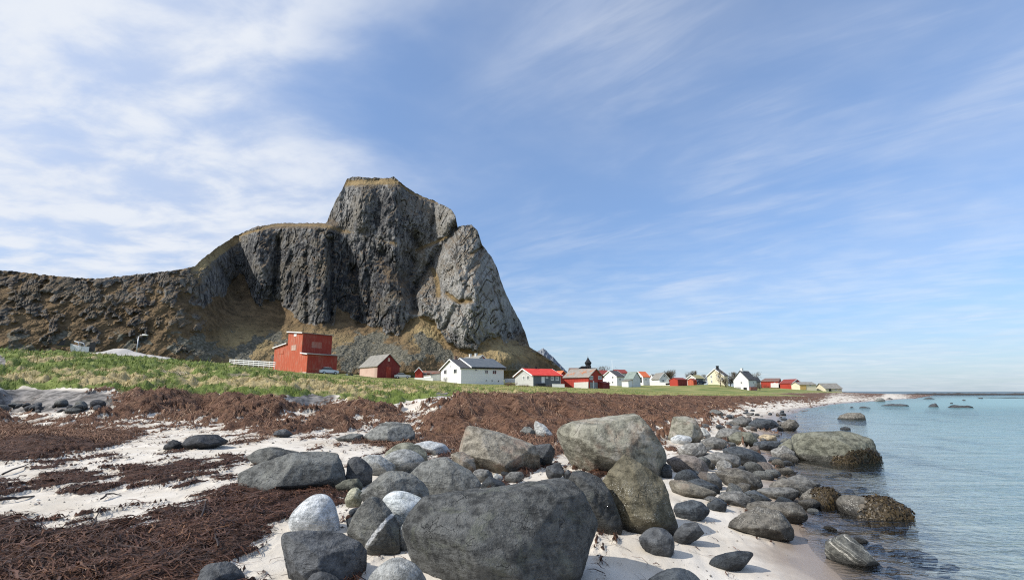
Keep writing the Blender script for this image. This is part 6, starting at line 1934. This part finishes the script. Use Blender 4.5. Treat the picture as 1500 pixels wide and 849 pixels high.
# ---- trees and shrubs, bare in early spring
def bare_tree(label, px, pb, pt, wpx, Y, seed, group, mat='twig', shrub=False, nt=1500, name='bare_tree', cat='tree'):
    rg = random.Random(seed)
    b = pix(px, pb, Y); Ht = pix(px, pt, Y).z - b.z; Wd = wpx / F * Y / 2
    root = empty(name, b, label, cat, group)
    m = MB(); tips = []

    def limb(p, d, L, r, lev):
        q = p; path = [p]; rr = [r]
        for i in range(3):
            d = (d + Vector((rg.gauss(0, .2), rg.gauss(0, .2), rg.gauss(.05, .12)))).normalized()
            q = q + d * (L / 3); path.append(q); rr.append(r * (1 - .2 * (i + 1)))
        m.tube(path, rr, 5, False)
        tips.append((q, d)); tips.append((path[2], d))
        if lev > 0:
            for k in range(3 if lev > 1 else 4):
                a = rg.uniform(0, 6.28); e = Vector((math.cos(a) * Wd / Ht * 2.0, math.sin(a) * Wd / Ht * 2.0, rg.uniform(.35, 1.1)))
                limb(path[rg.choice([1, 2, 3])], (d * .4 + e).normalized(), L * rg.uniform(.6, .85), r * .55, lev - 1)
    if shrub:
        for k in range(9):
            a = rg.uniform(0, 6.28); limb(Vector((rg.uniform(-.7, .7) * Wd, rg.uniform(-.4, .4) * Wd, -.1)), Vector((math.cos(a) * .5, math.sin(a) * .5, 1)).normalized(), Ht * .5, .03, 1)
    else:
        limb(Vector((0, 0, -.4)), Vector((0, 0, 1)), Ht * .45, .035 * Ht, 3)
    m.build('trunk', VM['bark'], root, None, True)
    c = MB()
    for k in range(nt):
        p, d = rg.choice(tips)
        o = Vector((rg.gauss(0, 1), rg.gauss(0, 1), rg.gauss(.2, .8)))
        q = p + o * (.11 * Ht)
        q.x = max(-Wd, min(Wd, q.x)) + rg.gauss(0, .03 * Wd); q.z = max(.05 * Ht, min(Ht * rg.uniform(.9, 1.02), q.z))
        e = (o + d * .8 + Vector((0, 0, .3))).normalized() * (rg.uniform(.05, .11) * Ht); s = e.cross(Vector((rg.gauss(0, 1), rg.gauss(0, 1), rg.gauss(0, 1)))).normalized() * (.006 * Ht + .015 * Y / 200)
        c.poly([q - s, q + s, q + e], [(0, 1, 2)])
    c.build('crown', VM[mat], root)


T = bare_tree
T('wide round topped bare tree behind the small white gabled house', 977, 564, 541.5, 25, 222, 3, 'bare trees behind the village', nt=4500)
T('small bare tree behind the right end of the low dark red shed', 1012, 562, 543, 13, 235, 4, 'bare trees behind the village', nt=1800)
T('small dense tree between the olive roofed and the tall cream house', 1031, 562, 548.5, 9, 225, 5, 'bare trees behind the village', nt=1300)
T('slender bare tree standing in front of the tall cream house', 1055, 566, 544, 10, 182, 6, 'bare trees behind the village', nt=380)
T('bushy bare tree between the tall cream house and the white gabled one', 1071, 568, 545.5, 13, 195, 7, 'bare trees behind the village', nt=2000)
T('bare tree in front of the right corner of the tall cream house', 1064, 568, 548, 9, 180, 8, 'bare trees behind the village', nt=800)
T('thin bare trees behind the roof of the rightmost white gabled house', 1107, 566, 544.5, 18, 235, 9, 'bare trees behind the village', nt=500)
T('faint bare tree behind the right end of the church roof', 884, 560, 537, 16, 260, 10, 'bare trees behind the village', nt=700)
T('low bare tree behind the white flagpole', 903, 560, 537.8, 14, 260, 11, 'bare trees behind the village', nt=500)
T('dark leafless bush in front of the large white house', 664, 566, 557.5, 10, 118, 12, 'garden shrubs', 'twig', True, 900, 'shrub', 'shrub')
T('pale twiggy bush against the gable of the large white house', 651, 560, 549, 13, 136, 13, 'garden shrubs', 'twig', True, 350, 'shrub', 'shrub')
T('reddish brown hedge shrub left of the grey house', 748, 567, 556.5, 18, 118, 14, 'garden shrubs', 'shrub', True, 1500, 'shrub', 'shrub')
T('low reddish shrub in front of the grey house gable', 768, 567, 560, 20, 116, 15, 'garden shrubs', 'shrub', True, 1200, 'shrub', 'shrub')
T('green brown bush at the right corner of the grey house porch', 803, 568, 560.5, 10, 122, 16, 'garden shrubs', 'twig', True, 700, 'shrub', 'shrub')
T('brown bush in front of the long red barn', 1123, 569.5, 561.5, 14, 235, 17, 'garden shrubs', 'shrub', True, 700, 'shrub', 'shrub')
T('brown thicket right of the rightmost white gabled house', 1111.5, 571, 559, 8, 180, 18, 'garden shrubs', 'twig', True, 800, 'shrub', 'shrub')

# ---- heaps of dead branches on the bank
for lab, x0, x1, yb, Y, sd_ in [('bleached dead branches heaped on the grass bank below the gravel heap', 240, 272, 549, 31, 3), ('bleached dead branches heaped on the grass bank near the white fence', 340, 366, 553, 34, 5)]:
    rg = random.Random(sd_); Yh = ground_hit((x0 + x1) / 2, yb); c = gpt((x0 + x1) / 2, yb)
    m = MB(); wdt = (x1 - x0) / F * Yh / 2
    for k in range(38):
        p = Vector((rg.uniform(-wdt, wdt), rg.uniform(-.5, .5), rg.uniform(.0, .3))); a = rg.gauss(2.6, .4)
        d = Vector((math.cos(a), rg.gauss(0, .4), abs(math.sin(a)) * .6)) * rg.uniform(.3, .8)
        m.tube([p - d * .5, p + Vector((rg.gauss(0, .04), 0, .03)), p + d * .5], [.022, .018, .008], 5)
    o = m.build('branch_pile', VM['pale_branch'] if 'pale_branch' in VM else VM['gravel'], None); o.location = c
    tag(o, lab, 'branch pile')

# ---- reef and skerries
RE = [('low dark skerry off the white sand spit', [(1350, 594), (1364, 590), (1372, 590.5), (1380, 595)], 596), ('weedy reef strip running right from the low dark skerry', [(1376, 595), (1392, 592.5), (1420, 593.5), (1432, 596)], 597),
      ('long black reef strip in the shallows left of the skerry', [(1290, 592.5), (1306, 591), (1328, 592), (1334, 594.5), (1300, 594.8)], 594.6), ('short black reef nearest the sand spit', [(1258, 596.5), (1266, 594.6), (1276, 596.5), (1270, 597.6)], 597.4),
      ('tiny black reef lump at the sand spit water line', [(1243, 596.5), (1247, 595), (1252, 596.5)], 597), ('round grey boulder on the outer sand spit', [(1279, 587.5), (1285, 582.8), (1293, 582.6), (1297, 587.5)], 588),
      ('flat dark rock beyond the round boulder on the spit', [(1298, 583.6), (1303, 582), (1308, 583.8)], 584.3), ('dark reef in the outer shallows', [(1350, 583.4), (1358, 581.2), (1372, 583.6)], 584.2),
      ('small dark reef lump in the outer shallows', [(1405, 586), (1412, 584.6), (1420, 586)], 586.4), ('dark reef between the skerry and the horizon', [(1384, 590.5), (1394, 589.2), (1400, 590.6)], 591),
      ('far low reef with weed near the right edge', [(1425, 583.5), (1436, 581.6), (1446, 583.2)], 583.6)]
for lab, po, bs in RE:
    R('reef_rock', lab, po, 'black' if 'grey' not in lab else 'grey', base=bs, cat='reef', sharp=12, sub=4, depth=.5, noise=.08, bury=.4, group='reef rocks off the sand spit')
for lab, x0, x1, yt, Y in [('long dark reef just under the horizon beyond the sand spit', 1312, 1530, 575.4, 300), ('brown weedy reef in the right shallows below the horizon reef', 1440, 1530, 582.0, 165)]:
    a, b = pix(x0, HOR, Y), pix(x1, HOR, Y); nx = 160; ny = 14
    top = pix(x0, yt, Y).z
    ux, uy = np.meshgrid(np.linspace(0, 1, nx), np.linspace(-1, 1, ny))
    wz = np.sqrt(np.clip(1 - uy ** 2, 0, 1)) * np.minimum(1, np.minimum(ux * 6, (1 - ux) * 8 + (.6 if x1 > 1500 else 0)))
    X_ = a.x + (b.x - a.x) * ux; Y_ = Y + uy * 9 + ux * 6
    Zr_ = max(top, .25) * wz * (.75 + .9 * fbm2(X_ * .12, Y_ * .3, 4, seed=210)) - .12
    ri = np.arange(nx * ny).reshape(ny, nx)
    rq = np.stack([ri[:-1, :-1], ri[:-1, 1:], ri[1:, 1:], ri[1:, :-1]], -1).reshape(-1, 4)
    tag(link('reef', mesh_np('reef', np.stack([X_, Y_, Zr_], -1).reshape(-1, 3), rq), RM['reef']), lab, 'reef')
